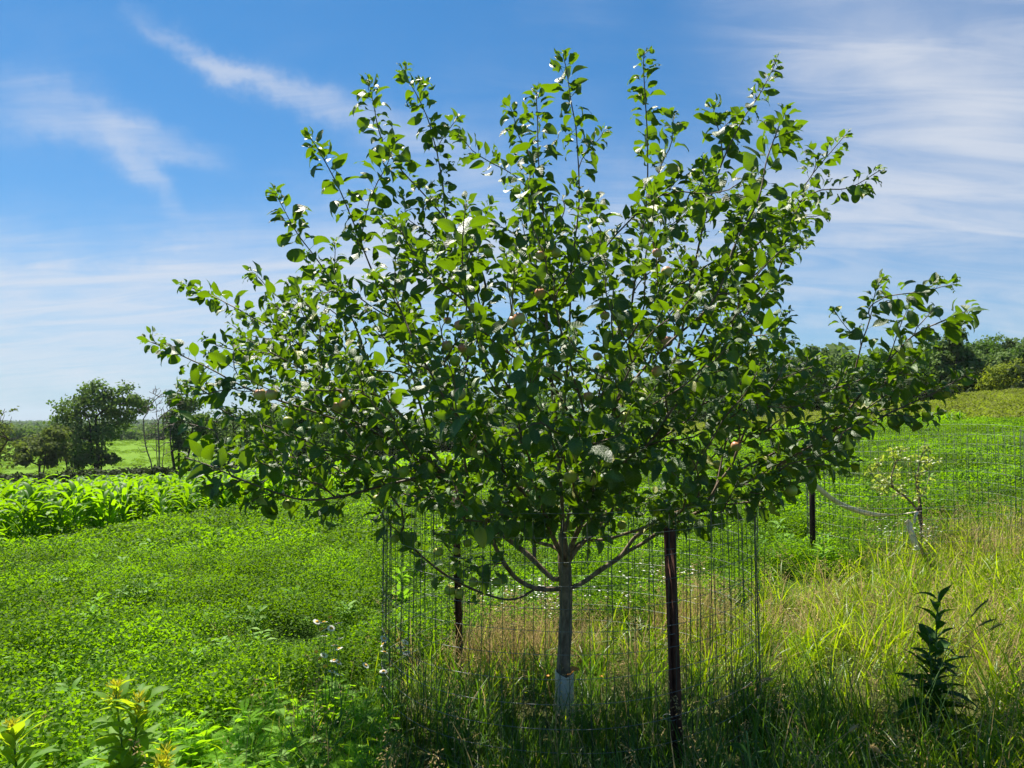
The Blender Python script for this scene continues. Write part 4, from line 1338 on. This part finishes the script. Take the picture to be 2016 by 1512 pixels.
FC = [far_crown('far_crown', 200 + k, M['woods' if k % 2 else 'oak']) for k in range(4)]
xs, ys, sc = [], [], []
for (n, x0, x1, y0, y1, s0, s1) in ((520, -185, -18, 208, 300, 3.2, 5.6), (520, -330, 40, 300, 480, 5, 8), (1100, -900, 60, 1150, 1500, 9, 14), (500, 30, 260, 130, 330, 7, 12), (900, -560, -60, 480, 900, 7, 10.5)):
    a, b = rng.uniform(x0, x1, n), rng.uniform(y0, y1, n)
    k = np.abs(a) < b * .85 + 20
    xs.append(a[k]); ys.append(b[k]); sc.append(rng.uniform(s0, s1, k.sum()))
xs, ys, sc = map(np.concatenate, (xs, ys, sc))
scatter('far_woods', 'far woods covering the ridges beyond the fields', FC, np.column_stack([xs, ys, terr(xs, ys) - .6]), np.column_stack([np.zeros(len(xs)), np.zeros(len(xs)), rng.uniform(0, 6.28, len(xs))]), sc, rng.integers(0, 4, len(xs)))
# scrub, its leaves coloured dark for shade, under the tree line and at the woods' foot
xs = np.concatenate([rng.uniform(-52, 8, 420), rng.uniform(18, 66, 240)])
ys = np.concatenate([rng.normal(67, 3.0, 420), rng.normal(66, 8, 240)])
SCR = [far_crown('scrub_clump', 230 + k, M['scrub'], 300) for k in range(3)]
scatter('undergrowth', 'tangled undergrowth at the foot of the tree line with shade darkened into its leaves', SCR, np.column_stack([xs, ys, terr(xs, ys) - .3]), np.column_stack([np.zeros(len(xs)), np.zeros(len(xs)), rng.uniform(0, 6.28, len(xs))]), np.where(xs < 9, rng.uniform(1.0, 2.3, len(xs)), rng.uniform(1, 2.4, len(xs))), rng.integers(0, 3, len(xs)))

hz_m, hz_t = new_mat('haze')
hv = nd(hz_t, 'ShaderNodeVolumePrincipled', {'Color': (0.80, 0.88, 1.0), 'Density': 0.00010, 'Anisotropy': 0.2})
nd(hz_t, 'ShaderNodeOutputMaterial', {'Volume': hv.outputs[0]})
hV, hQ = box(0, 1480, 26, 5400, 3100, 78)
tag(link('haze', mesh('haze', hV, hQ, [hz_m], smooth=False)), 'pale summer haze over the far fields and woods', kind='stuff')

# ------------------------------------------------------------------ crops, grass and weeds


def corn_plant(seed):
    r = np.random.default_rng(seed)
    A = Acc()
    h = r.uniform(.55, .7)
    A.add(*tube([(0, 0, 0), (.01, 0, h * .5), (0, .01, h)], [.013, .011, .005], 5), 0)
    a = r.uniform(0, 6)
    for k in range(9):
        z = h * (.12 + .88 * k / 8)
        a += math.pi + r.normal(0, .35)
        L = r.uniform(.42, .62) * (1 - .25 * abs(k - 4) / 4)
        s = np.linspace(0, 1, 7)
        ang = R(22 + 10 * (8 - k) / 8) + R(r.uniform(70, 125)) * s ** 1.4
        hh = np.concatenate([[0], np.cumsum(np.sin(ang[:-1]) * L / 6)])
        zz = z + np.concatenate([[0], np.cumsum(np.cos(ang[:-1]) * L / 6)])
        d = np.array([math.cos(a), math.sin(a), 0])
        sd = np.array([-math.sin(a), math.cos(a), 0])
        w = .036 * np.minimum(1, .55 + s * 2) * (1 - s ** 3) + .002
        wv = .010 * np.sin(s * 13 + k)
        c = np.outer(hh, d) + np.outer(zz, UP)
        V = np.stack([c - sd * w[:, None] + np.outer(.012 + wv, UP), c, c + sd * w[:, None] + np.outer(.012 - wv, UP)], 1).reshape(-1, 3)
        i_ = np.arange(6) * 3
        Q = np.concatenate([np.stack([i_, i_ + 1, i_ + 4, i_ + 3], -1), np.stack([i_ + 1, i_ + 2, i_ + 5, i_ + 4], -1)])
        A.add(V, Q, 0, a=r.uniform())
    return A.build('corn_plant', [M['corn']])


CORN = [corn_plant(300 + k) for k in range(5)]
x, y = place(12, -26, 24, 5, 36, lambda x, y: inside(CORN_POLY, x, y) & in_view(x, y, 1.6))
cover('corn_crop', 'bright green strip of young corn across the field', CORN, x, y, np.where(x > 5, .5, .72), np.where(x > 5, .75, 1.12), tilt=.12)

ALF = [alfalfa_patch('alfalfa_patch', 520, .20, .27, .0105, 400 + k, M['alfalfa']) for k in range(5)]
ALF_FAR = [alfalfa_patch('alfalfa_patch', 520, .34, .28, .019, 420 + k, M['alfalfa']) for k in range(4)]


def field(x, y):
    return ~inside(GRASS_POLY, x, y) & ~inside(CORN_POLY, x, y) & ~inside(RAG_POLY, x, y) & in_view(x, y, .9, 2.0)


# front line of the corn bounds the alfalfa field
FIELD_POLY = [(-9, -3)] + CORN_FRONT + [(15.5, 23.5), (22, 21), (24, -3)]
gap = lambda x, y: (np.sin(x * 2.1 + 1.3 * np.sin(y * .9)) * np.sin(y * 2.6 + np.sin(x * 1.7)) + rng.normal(0, .25, len(x))) < .5
x, y = place(46, -9, 6, 2.0, 9.5, lambda x, y: field(x, y) & inside(FIELD_POLY, x, y) & gap(x, y))
cover('alfalfa_field', 'low leafy green alfalfa field left of and behind the apple tree', ALF, x, y, .6, 1.45, tilt=.2)
x, y = place(15, -12, 22, 9.0, 32, lambda x, y: field(x, y) & inside(FIELD_POLY, x, y))
cover('alfalfa_field', 'low leafy green alfalfa field farther back up to the corn', ALF_FAR, x, y, .85, 1.4, tilt=.12)


MEAD = [alfalfa_patch('meadow_patch', 170, .5, .22, .05, 440 + k, M['meadow']) for k in range(3)]
x, y = place(.22, -140, 60, 96, 206, lambda x, y: in_view(x, y, 5))
k = np.sin(x * .21) * np.sin(y * .13 + x * .05) + rng.normal(0, .4, len(x)) > -.3
x, y = x[k], y[k]
cover('meadow_growth', 'bright meadow growth on the far hill field', MEAD, x, y, 1.2, 2.3, tilt=.1)
RMEAD = [alfalfa_patch('rough_meadow_patch', 170, .5, .30, .05, 450 + k, M['rough']) for k in range(3)]
x, y = place(3.2, 8, 52, 21, 72, lambda x, y: in_view(x, y, 2) & ~inside(CORN_POLY, x, y) & ~inside(FIELD_POLY, x, y))
cover('rough_meadow', 'rough olive and tan meadow on the slope up to the right woods', RMEAD, x, y, .7, 1.5, tilt=.1)


def weed(seed, n=12, L=.11, mat='alfalfa_bright', h=.18, w=.20):
    r = np.random.default_rng(seed)
    A = Acc()
    A.add(*tube([(0, 0, 0), (0, 0, h * 1.1)], [.003, .002], 4), 0)
    a = 0
    for k in range(n):
        a += 2.4
        V, Q, U = leaf_grid(w, R(15), R(35), .1, False, seed * 50 + k, nl=4, nw=2, petiole=.15)
        Rm = frames(np.array([[math.cos(a), math.sin(a), r.uniform(.0, .8)]]), UP[None])[0]
        A.add(V @ Rm.T * L * r.uniform(.7, 1.2) + [0, 0, h * (.35 + .65 * k / n)], Q, 0, a=r.uniform())
    return A.build('weed', [M[mat]])


WEEDS = [weed(500 + k, 10 + 2 * k) for k in range(4)]
x, y = place(9.0, -8, 14, 3.0, 20, lambda x, y: field(x, y) & inside(FIELD_POLY, x, y))
k = ((np.sin(x * 1.3 + 2) * np.sin(y * 1.1 + x * .5) + rng.normal(0, .35, len(x))) > .1) & ~inside(RAG_POLY, x, y) & (y > 3.6)
cover('field_weeds', 'pale broad leaved weeds scattered through the alfalfa', WEEDS, x[k], y[k], .4, 1.0, tilt=.25, dz=.09)

# grass: lush tufts under the tree with its shade in their colour, yellow seeding grass on the right, straw behind the trunk
LUSH = [tuft('lush_grass', 30, .20, .46, .09, (.0065, .009)[k % 2], (.22, .45, .3)[k % 3], .85, [M['grass_shade_dark'], M['grass_sun'], M['straw'], M['seed']], (.90, .07, .03), heads=(0, 0, 1)[k % 3], seed=600 + k) for k in range(6)]
SUNG = [tuft('yellow_grass', 21, .22, .52, .10, .0088, (.35, 1.0, .55, 1.25)[k % 4], (1.0, 1.3, 1.1, .8)[k % 4], [M['grass_sun'], M['straw'], M['seed']], (.95, .05), heads=(1, 0, 1, 0)[k % 4], seed=620 + k) for k in range(8)]
MIDG = [tuft('green_grass', 22, .20, .48, .10, (.0075, .0095)[k % 2], (.35, .9, .55)[k % 3], (1.0, 1.2)[k % 2], [M['grass_mid'], M['grass_sun'], M['straw'], M['seed']], (.84, .13, .03), heads=(1, 0)[k % 2], seed=660 + k) for k in range(6)]
STRAW = [tuft('dry_grass', 24, .15, .42, .10, .0062, .45, .7, [M['straw'], M['grass_sun'], M['seed']], (.8, .2), heads=2, seed=640 + k) for k in range(5)]


def shade_zone(x, y):  # ellipse of the tree's shade, filled with the darkened grass
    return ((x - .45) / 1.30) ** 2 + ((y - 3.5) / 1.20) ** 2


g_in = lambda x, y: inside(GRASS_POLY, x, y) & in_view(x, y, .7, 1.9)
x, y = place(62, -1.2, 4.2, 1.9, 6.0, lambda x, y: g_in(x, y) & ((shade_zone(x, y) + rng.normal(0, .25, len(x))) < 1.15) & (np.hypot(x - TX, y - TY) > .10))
cover('lush_grass', 'lush grass under the apple tree with the shade darkened into its colour', LUSH, x, y, .6, np.where((np.abs(x - TX) < .45) & (y > 3.5) & (y < 4.6), .82, 1.1), tilt=.18)
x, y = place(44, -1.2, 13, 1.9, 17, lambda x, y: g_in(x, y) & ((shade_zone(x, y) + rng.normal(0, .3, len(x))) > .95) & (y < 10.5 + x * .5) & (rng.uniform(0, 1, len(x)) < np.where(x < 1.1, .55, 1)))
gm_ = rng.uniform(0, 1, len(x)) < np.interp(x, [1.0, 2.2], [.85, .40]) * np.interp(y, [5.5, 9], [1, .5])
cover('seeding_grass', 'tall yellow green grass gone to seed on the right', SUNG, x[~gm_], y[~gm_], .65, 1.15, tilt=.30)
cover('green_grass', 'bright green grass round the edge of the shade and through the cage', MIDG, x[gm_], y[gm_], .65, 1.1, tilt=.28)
sx_, sy_ = [], []
for (cx_, cy_, ax_, ay_, n) in ((-.05, 5.2, .4, .2, 60), (.35, 5.35, .3, .2, 26), (1.35, 5.7, .22, .3, 60), (2.4, 5.6, .6, .6, 24), (4.6, 7.6, .9, .6, 70), (3.2, 4.2, .8, .9, 50)):
    sx_.append(rng.normal(cx_, ax_ * .6, n)); sy_.append(rng.normal(cy_, ay_ * .6, n))
sx_, sy_ = np.concatenate(sx_), np.concatenate(sy_)
cover('dry_grass', 'patches of dry tan grass behind the trunk and on the right', STRAW, sx_, sy_, .6, 1.1, tilt=.25)

x, y = place(9, -1.0, 9, 1.9, 10, lambda x, y: g_in(x, y) & (shade_zone(x, y) > 1.0))
cover('grass_thatch', 'matted dead stalks lying at the foot of the tall grass', STRAW + SUNG[:2], x, y, .45, .95, tilt=.75)

x, y = place(2.6, -8, 12, 3.2, 18, lambda x, y: field(x, y) & inside(FIELD_POLY, x, y))
cover('field_grass', 'stray grass tufts and dead wisps standing in the alfalfa', SUNG[:4] + STRAW[:2], x, y, .45, .8, tilt=.3)

# ragweed: feathery bright leaves


def ragweed(seed):
    r = np.random.default_rng(seed)
    A = Acc()
    h = r.uniform(.24, .36)
    A.add(*tube([(0, 0, 0), (0, 0, h)], [.004, .002], 4), 0)
    a = 0
    for k in range(15):
        a += 2.4
        z = h * (.25 + .75 * k / 14)
        L = r.uniform(.09, .14) * (1.1 - .5 * k / 14)
        ax = unit(np.array([math.cos(a), math.sin(a), r.uniform(.1, .7)]))
        sd = unit(np.cross(ax, UP))
        nr = np.cross(sd, ax)
        org = np.array([0, 0, z])
        for q_ in range(13):
            f = .12 + .88 * q_ / 12
            bend = -nr * (f ** 2) * .30 * L
            for sgn in (-1, 1):
                tipv = unit(ax * .75 + sd * sgn * .85)
                l_ = L * .42 * math.sin(math.pi * min(1, f * .8 + .12))
                c = org + ax * L * f + bend + tipv * l_ * .5
                wv = np.cross(nr, tipv)
                u_, v_ = tipv * l_ * .5, wv * l_ * .09
                A.add(np.array([c - u_, c + v_, c + u_, c - v_]), [[0, 1, 2, 3]], 0, a=r.uniform())
    return A.build('ragweed', [M['ragweed']])


RAG = [ragweed(700 + k) for k in range(6)]
x, y = place(135, -2.1, -.4, 2.3, 4.7, lambda x, y: inside(RAG_POLY, x, y))
cover('ragweed', 'bright feathery ragweed along the left side of the cage', RAG, x, y, .6, 1.0, tilt=.22)
x, y = place(12, -1.25, -.45, 1.9, 4.6, lambda x, y: x > -1.3)
cover('lush_grass', 'bright grass blades mixed in with the ragweed', SUNG[:4] + LUSH[:3], x, y, .5, .85, tilt=.2)
# tiny white fleabane behind the cage and under the sapling


def fleabane(seed):
    r = np.random.default_rng(seed)
    A = Acc()
    for _ in range(7):
        p_ = np.array([r.normal(0, .07), r.normal(0, .07), r.uniform(.28, .46)])
        A.add(*tube([(p_[0] * .3, p_[1] * .3, 0), p_], [.0018, .0012], 3), 1)
        a = np.arange(6) * math.pi / 3
        rim = p_ + np.column_stack([np.cos(a), np.sin(a), .15 + 0 * a]) * .011
        A.add(np.vstack([rim, p_]), [[i_, (i_ + 1) % 6, 6, 6] for i_ in range(6)], 0, a=r.uniform())
    return A.build('fleabane', [M['petal'], M['stalk']])


FB = [fleabane(720 + k) for k in range(3)]
x = np.concatenate([rng.normal(.0, .32, 34), rng.normal(1.0, .4, 12), rng.normal(3.75, .22, 16)])
y = np.concatenate([rng.normal(6.0, .25, 34), rng.normal(6.3, .3, 12), rng.normal(7.5, .2, 16)])
cover('white_fleabane', 'tiny white fleabane flowers among the grass behind the cage', FB, x, y, .7, 1.0)

# ------------------------------------------------------------------ single wild plants
LANCE = [leaf_grid(.165, R(22), R(30 + 20 * k), .12, False, 810 + k, nl=6, petiole=.06, tip=.8, nw=2) for k in range(4)]


def lance_meshes(mat):
    return [mesh('leaf', V, Q, [mat], uv=U, attrs={'tint': np.full(len(V), .15 * k)}) for k, (V, Q, U) in enumerate(LANCE)]


GL, HL = lance_meshes(M['goldenrod']), lance_meshes(M['horseweed'])


def leafy_plant(name, label, cat, base, stems, meshes, stem_mat, nleaf, L0, L1, seed, head=None, group=None):
    """Upright weed: stems given by tip points, lance leaves spiralling up each, optional flower head."""
    r = np.random.default_rng(seed)
    root = thing(name, label, cat, base, group)
    b = np.array(base)
    for tp in stems:
        v = np.array(tp) - b
        mid = v * .5 + np.array([v[0] * -.12, 0, v[2] * .05])
        pts = np.array([[0, 0, -.02], v * .25 * [.6, .6, 1], mid, v])
        t = np.linspace(0, 1, 12)
        c = np.column_stack([np.interp(t, np.linspace(0, 1, 4), pts[:, k]) for k in range(3)])
        V, Q = tube(c, np.linspace(.0065, .003, 12), 6)
        link('stem', mesh('stem', V, Q, [stem_mat]), root)
        a = r.uniform(0, 6)
        for k in range(nleaf):
            f = .18 + .80 * k / nleaf
            p_ = np.array([np.interp(f, t, c[:, j]) for j in range(3)])
            a += 2.4
            L = np.interp(f, [.18, .5, .9, 1], [L0 * .8, L0, L1 * 1.2, L1]) * r.uniform(.65, 1.25)
            Rm = frames(np.array([[math.cos(a), math.sin(a), np.interp(f, [.2, 1], [.25, 1.3]) + r.normal(0, .35)]]), UP[None] + r.normal(0, .2, (1, 3)))[0]
            m = np.eye(4)
            m[:3, :3] = Rm * L
            m[:3, 3] = p_
            o = link('leaf', meshes[int(r.integers(0, 4))], root)
            o.matrix_local = Matrix(m.tolist())
        if head:
            n = 90
            hc = c[-1] + np.column_stack([r.normal(0, .014, n), r.normal(0, .014, n), r.uniform(-.06, .02, n)])
            ax = unit(np.column_stack([hc[:, :2] - c[-1][:2], np.full(n, .02)]) + r.normal(0, .006, (n, 3)))
            sd = unit(np.cross(ax, r.normal(0, 1, (n, 3))))
            V, Q = rhombs(hc, ax * .013, sd * .0035)
            A = Acc()
            A.add(V, Q, 0, a=np.repeat(r.uniform(0, 1, n), 4))
            tag(link('flower_head', A.build('flower_head', [M['golden_bud']]), root), kind='stuff')
    return root


GR = 'goldenrod plants coming into yellow bud'
q = P(255, 1560, 3.0)
leafy_plant('goldenrod', 'tall double stemmed goldenrod with two yellow tips near the lower left', 'plant', (q.x, 3.0, T1(q.x, 3.0)), [P(226, 1350, 3.0), P(274, 1374, 2.95)], GL, M['stalk'], 62, .16, .11, 1, True, GR)
q = P(45, 1560, 2.95)
leafy_plant('goldenrod', 'goldenrod with one yellow tip in the lower left corner', 'plant', (q.x, 2.95, T1(q.x, 2.95)), [P(24, 1425, 2.95)], GL, M['stalk'], 60, .15, .11, 2, True, GR)
q = P(325, 1560, 2.75)
leafy_plant('goldenrod', 'shortest goldenrod at the bottom edge beside the double stemmed one', 'plant', (q.x, 2.75, T1(q.x, 2.75)), [P(326, 1478, 2.75), P(318, 1500, 2.7)], GL, M['stalk'], 30, .13, .09, 3, True, GR)
q = P(1838, 1430, 3.8)
leafy_plant('dark_weed', 'tall dark green leafy weed standing in the yellow grass on the right', 'plant', (q.x, 3.8, T1(q.x, 3.8)), [P(1848, 1165, 3.8), P(1828, 1250, 3.75)], HL, M['stalk'], 38, .17, .09, 4, None)
q = P(1490, 1500, 2.9)
leafy_plant('dark_weed', 'low leafy weed in the shaded grass right of the front post', 'plant', (q.x, 2.9, T1(q.x, 2.9)), [P(1470, 1440, 2.9)], HL, M['stalk'], 14, .12, .06, 6, None)

# daisies: petals and disc under each flower
pet = Acc()
for k in range(15):
    a = 2 * math.pi * k / 15
    d, s_ = np.array([math.cos(a), math.sin(a), 0]), np.array([-math.sin(a), math.cos(a), 0])
    pet.add(np.array([d * .004 - s_ * .001, d * .004 + s_ * .001, d * .014 + s_ * .0030 + UP * .001, d * .0185 + UP * -.001, d * .014 - s_ * .0030 + UP * .001]), [[0, 1, 2, 4], [4, 2, 3, 3]], 0, a=.06 * k)
PET = pet.build('petals', [M['petal']])
V, Q = [], []
for i_ in range(4):
    r_ = (.0080, .0075, .0050, .0005)[i_]
    for j in range(10):
        V.append([r_ * math.cos(j * .6283), r_ * math.sin(j * .6283), (.0, .002, .0042, .005)[i_]])
Q = [[i_ * 10 + j, i_ * 10 + (j + 1) % 10, (i_ + 1) * 10 + (j + 1) % 10, (i_ + 1) * 10 + j] for i_ in range(3) for j in range(10)]
DISC = mesh('disc', V, Q, [M['disc']])
rd_ = np.random.default_rng(31)


def daisies(label, base, flowers, depth):
    root = thing('daisy', label, 'flowers', base, 'white daisies beside the cage')
    b = np.array(base)
    for (px, py, old) in flowers:
        d = depth + rd_.normal(0, .10)
        c = np.array(P(px, py, d)) - b
        g0 = np.array([c[0] * .35 + rd_.normal(0, .03), c[1] * .5, 0])
        V, Q = tube([g0, (g0 + c) / 2 + [rd_.normal(0, .015), 0, .03], c], [.0016, .0013, .0011], 4)
        link('stem', mesh('stem', V, Q, [M['stalk']]), root)
        fl = link('flower', DISC, root)
        fl.location = Vector(c)
        fl.scale = (1.25,) * 3
        fl.rotation_euler = (rd_.normal(.35, .25), rd_.normal(0, .3), rd_.uniform(0, 6))
        if old:
            fl.scale = (1.45, 1.45, 1.9)
            fl['label'] = 'orange daisy head that has lost its petals'
        else:
            link('petals', PET, fl)


q = P(650, 1345, 4.05)
daisies('clump of white daisies with yellow centres left of the wire cage', (q.x, 4.05, T1(q.x, 4.05)), [(649, 1216, 1), (624, 1224, 0), (638, 1225, 0), (667, 1227, 0), (632, 1240, 1), (641, 1239, 0), (652, 1237, 0), (637, 1252, 0), (669, 1257, 0), (658, 1271, 0), (667, 1277, 0), (638, 1290, 0), (630, 1297, 1), (658, 1300, 0), (666, 1304, 0), (640, 1312, 1), (654, 1322, 0), (669, 1328, 0), (622, 1284, 1)], 4.05)
q = P(768, 1360, 4.1)
daisies('clump of white daisies growing through the left side of the wire cage', (q.x, 4.1, T1(q.x, 4.1)), [(763, 1244, 1), (790, 1247, 1), (785, 1261, 1), (756, 1257, 0), (755, 1268, 0), (798, 1264, 0), (790, 1275, 0), (757, 1284, 0), (800, 1285, 0), (720, 1310, 0), (755, 1322, 0), (753, 1353, 0)], 4.1)
# orange hawkweed by the trunk
for (px, py, lab) in ((1185, 1332, 'larger orange hawkweed flower in the grass right of the trunk'), (1078, 1331, 'small orange hawkweed flower in the grass left of the trunk')):
    c = A3(px, py, .15)
    z0 = T1(c[0], c[1])
    root = thing('orange_flower', lab, 'flower', (c[0], c[1], z0))
    h = c[2] - z0
    V, Q = tube([(0, 0, 0), (.004, 0, h * .6), (0, 0, h)], [.0016, .0014, .0012], 4)
    link('stem', mesh('stem', V, Q, [M['stalk']]), root)
    A = Acc()
    for k in range(26):
        a = k * 2.4
        d, s_ = np.array([math.cos(a), math.sin(a), .25]), np.array([-math.sin(a), math.cos(a), 0])
        L = .012 + .007 * (k % 3) / 2
        A.add(np.array([d * .001, d * L * .6 + s_ * .003, d * L, d * L * .6 - s_ * .003]) + [0, 0, h], [[0, 1, 2, 3]], 0, a=.04 * k)
    link('petals', A.build('petals', [M['orange']]), root)


# foxtail and timothy heads that stand out singly
def foxtail(label, px, py, depth, bend, L, mat, seed):
    r = np.random.default_rng(seed)
    c = np.array(P(px, py, depth))
    bx, by = c[0] - bend[0] * .4, c[1] + r.normal(0, .05)
    z0 = T1(bx, by)
    root = thing('foxtail', label, 'grass stem', (bx, by, z0), 'single seed heads standing out of the grass')
    h = c - [bx, by, z0]
    axis = unit(np.array([bend[0], 0, bend[1]]))
    pts = np.array([[0, 0, 0], h * [.2, .2, .5], h * [.6, .6, .85], h])
    V, Q = tube(pts, [.002, .0018, .0015, .0012], 4)
    link('stem', mesh('stem', V, Q, [M['straw' if mat == 'straw' else 'stalk']]), root)
    t = np.linspace(0, 1, 8)
    cc = h + np.outer(t * L, axis) - np.outer(t ** 2 * L * .25, UP)
    V, Q = tube(cc, (.0065 if mat == 'straw' else .0042) * np.array([.5, .9, 1, 1, .95, .85, .65, .3]), 7)
    A = Acc()
    A.add(V, Q, 0)
    n = 90
    k = r.uniform(0, 7, n)
    ci = np.column_stack([np.interp(k, np.arange(8), cc[:, j]) for j in range(3)])
    u_ = unit(r.normal(0, 1, (n, 3)) + axis)
    V, Q = rhombs(ci + u_ * .008, u_ * .007, unit(np.cross(u_, r.normal(0, 1, (n, 3)))) * .001)
    A.add(V, Q, 0, a=np.repeat(r.uniform(0, 1, n), 4))
    link('seed_head', A.build('seed_head', [M[mat]]), root)


for k, a in enumerate([
    ('pale plump foxtail head at the right edge of the cage', 1498, 1340, 3.7, (.9, .35), .055, 'straw'),
    ('pale foxtail head low in the grass right of centre', 1672, 1440, 3.0, (.7, .7), .045, 'straw'),
    ('pale foxtail head near the bottom edge on the right', 1732, 1482, 2.8, (-.5, .6), .045, 'straw'),
    ('long dark timothy head leaning right above the dark weed', 1912, 1214, 3.5, (.6, .8), .13, 'timothy'),
    ('dark timothy head bowed over right of the dark weed', 1928, 1232, 3.5, (.9, .6), .09, 'timothy'),
    ('dark timothy head lowest of those right of the dark weed', 1948, 1240, 3.4, (.8, .6), .07, 'timothy')]):
    foxtail(*a, 900 + k)
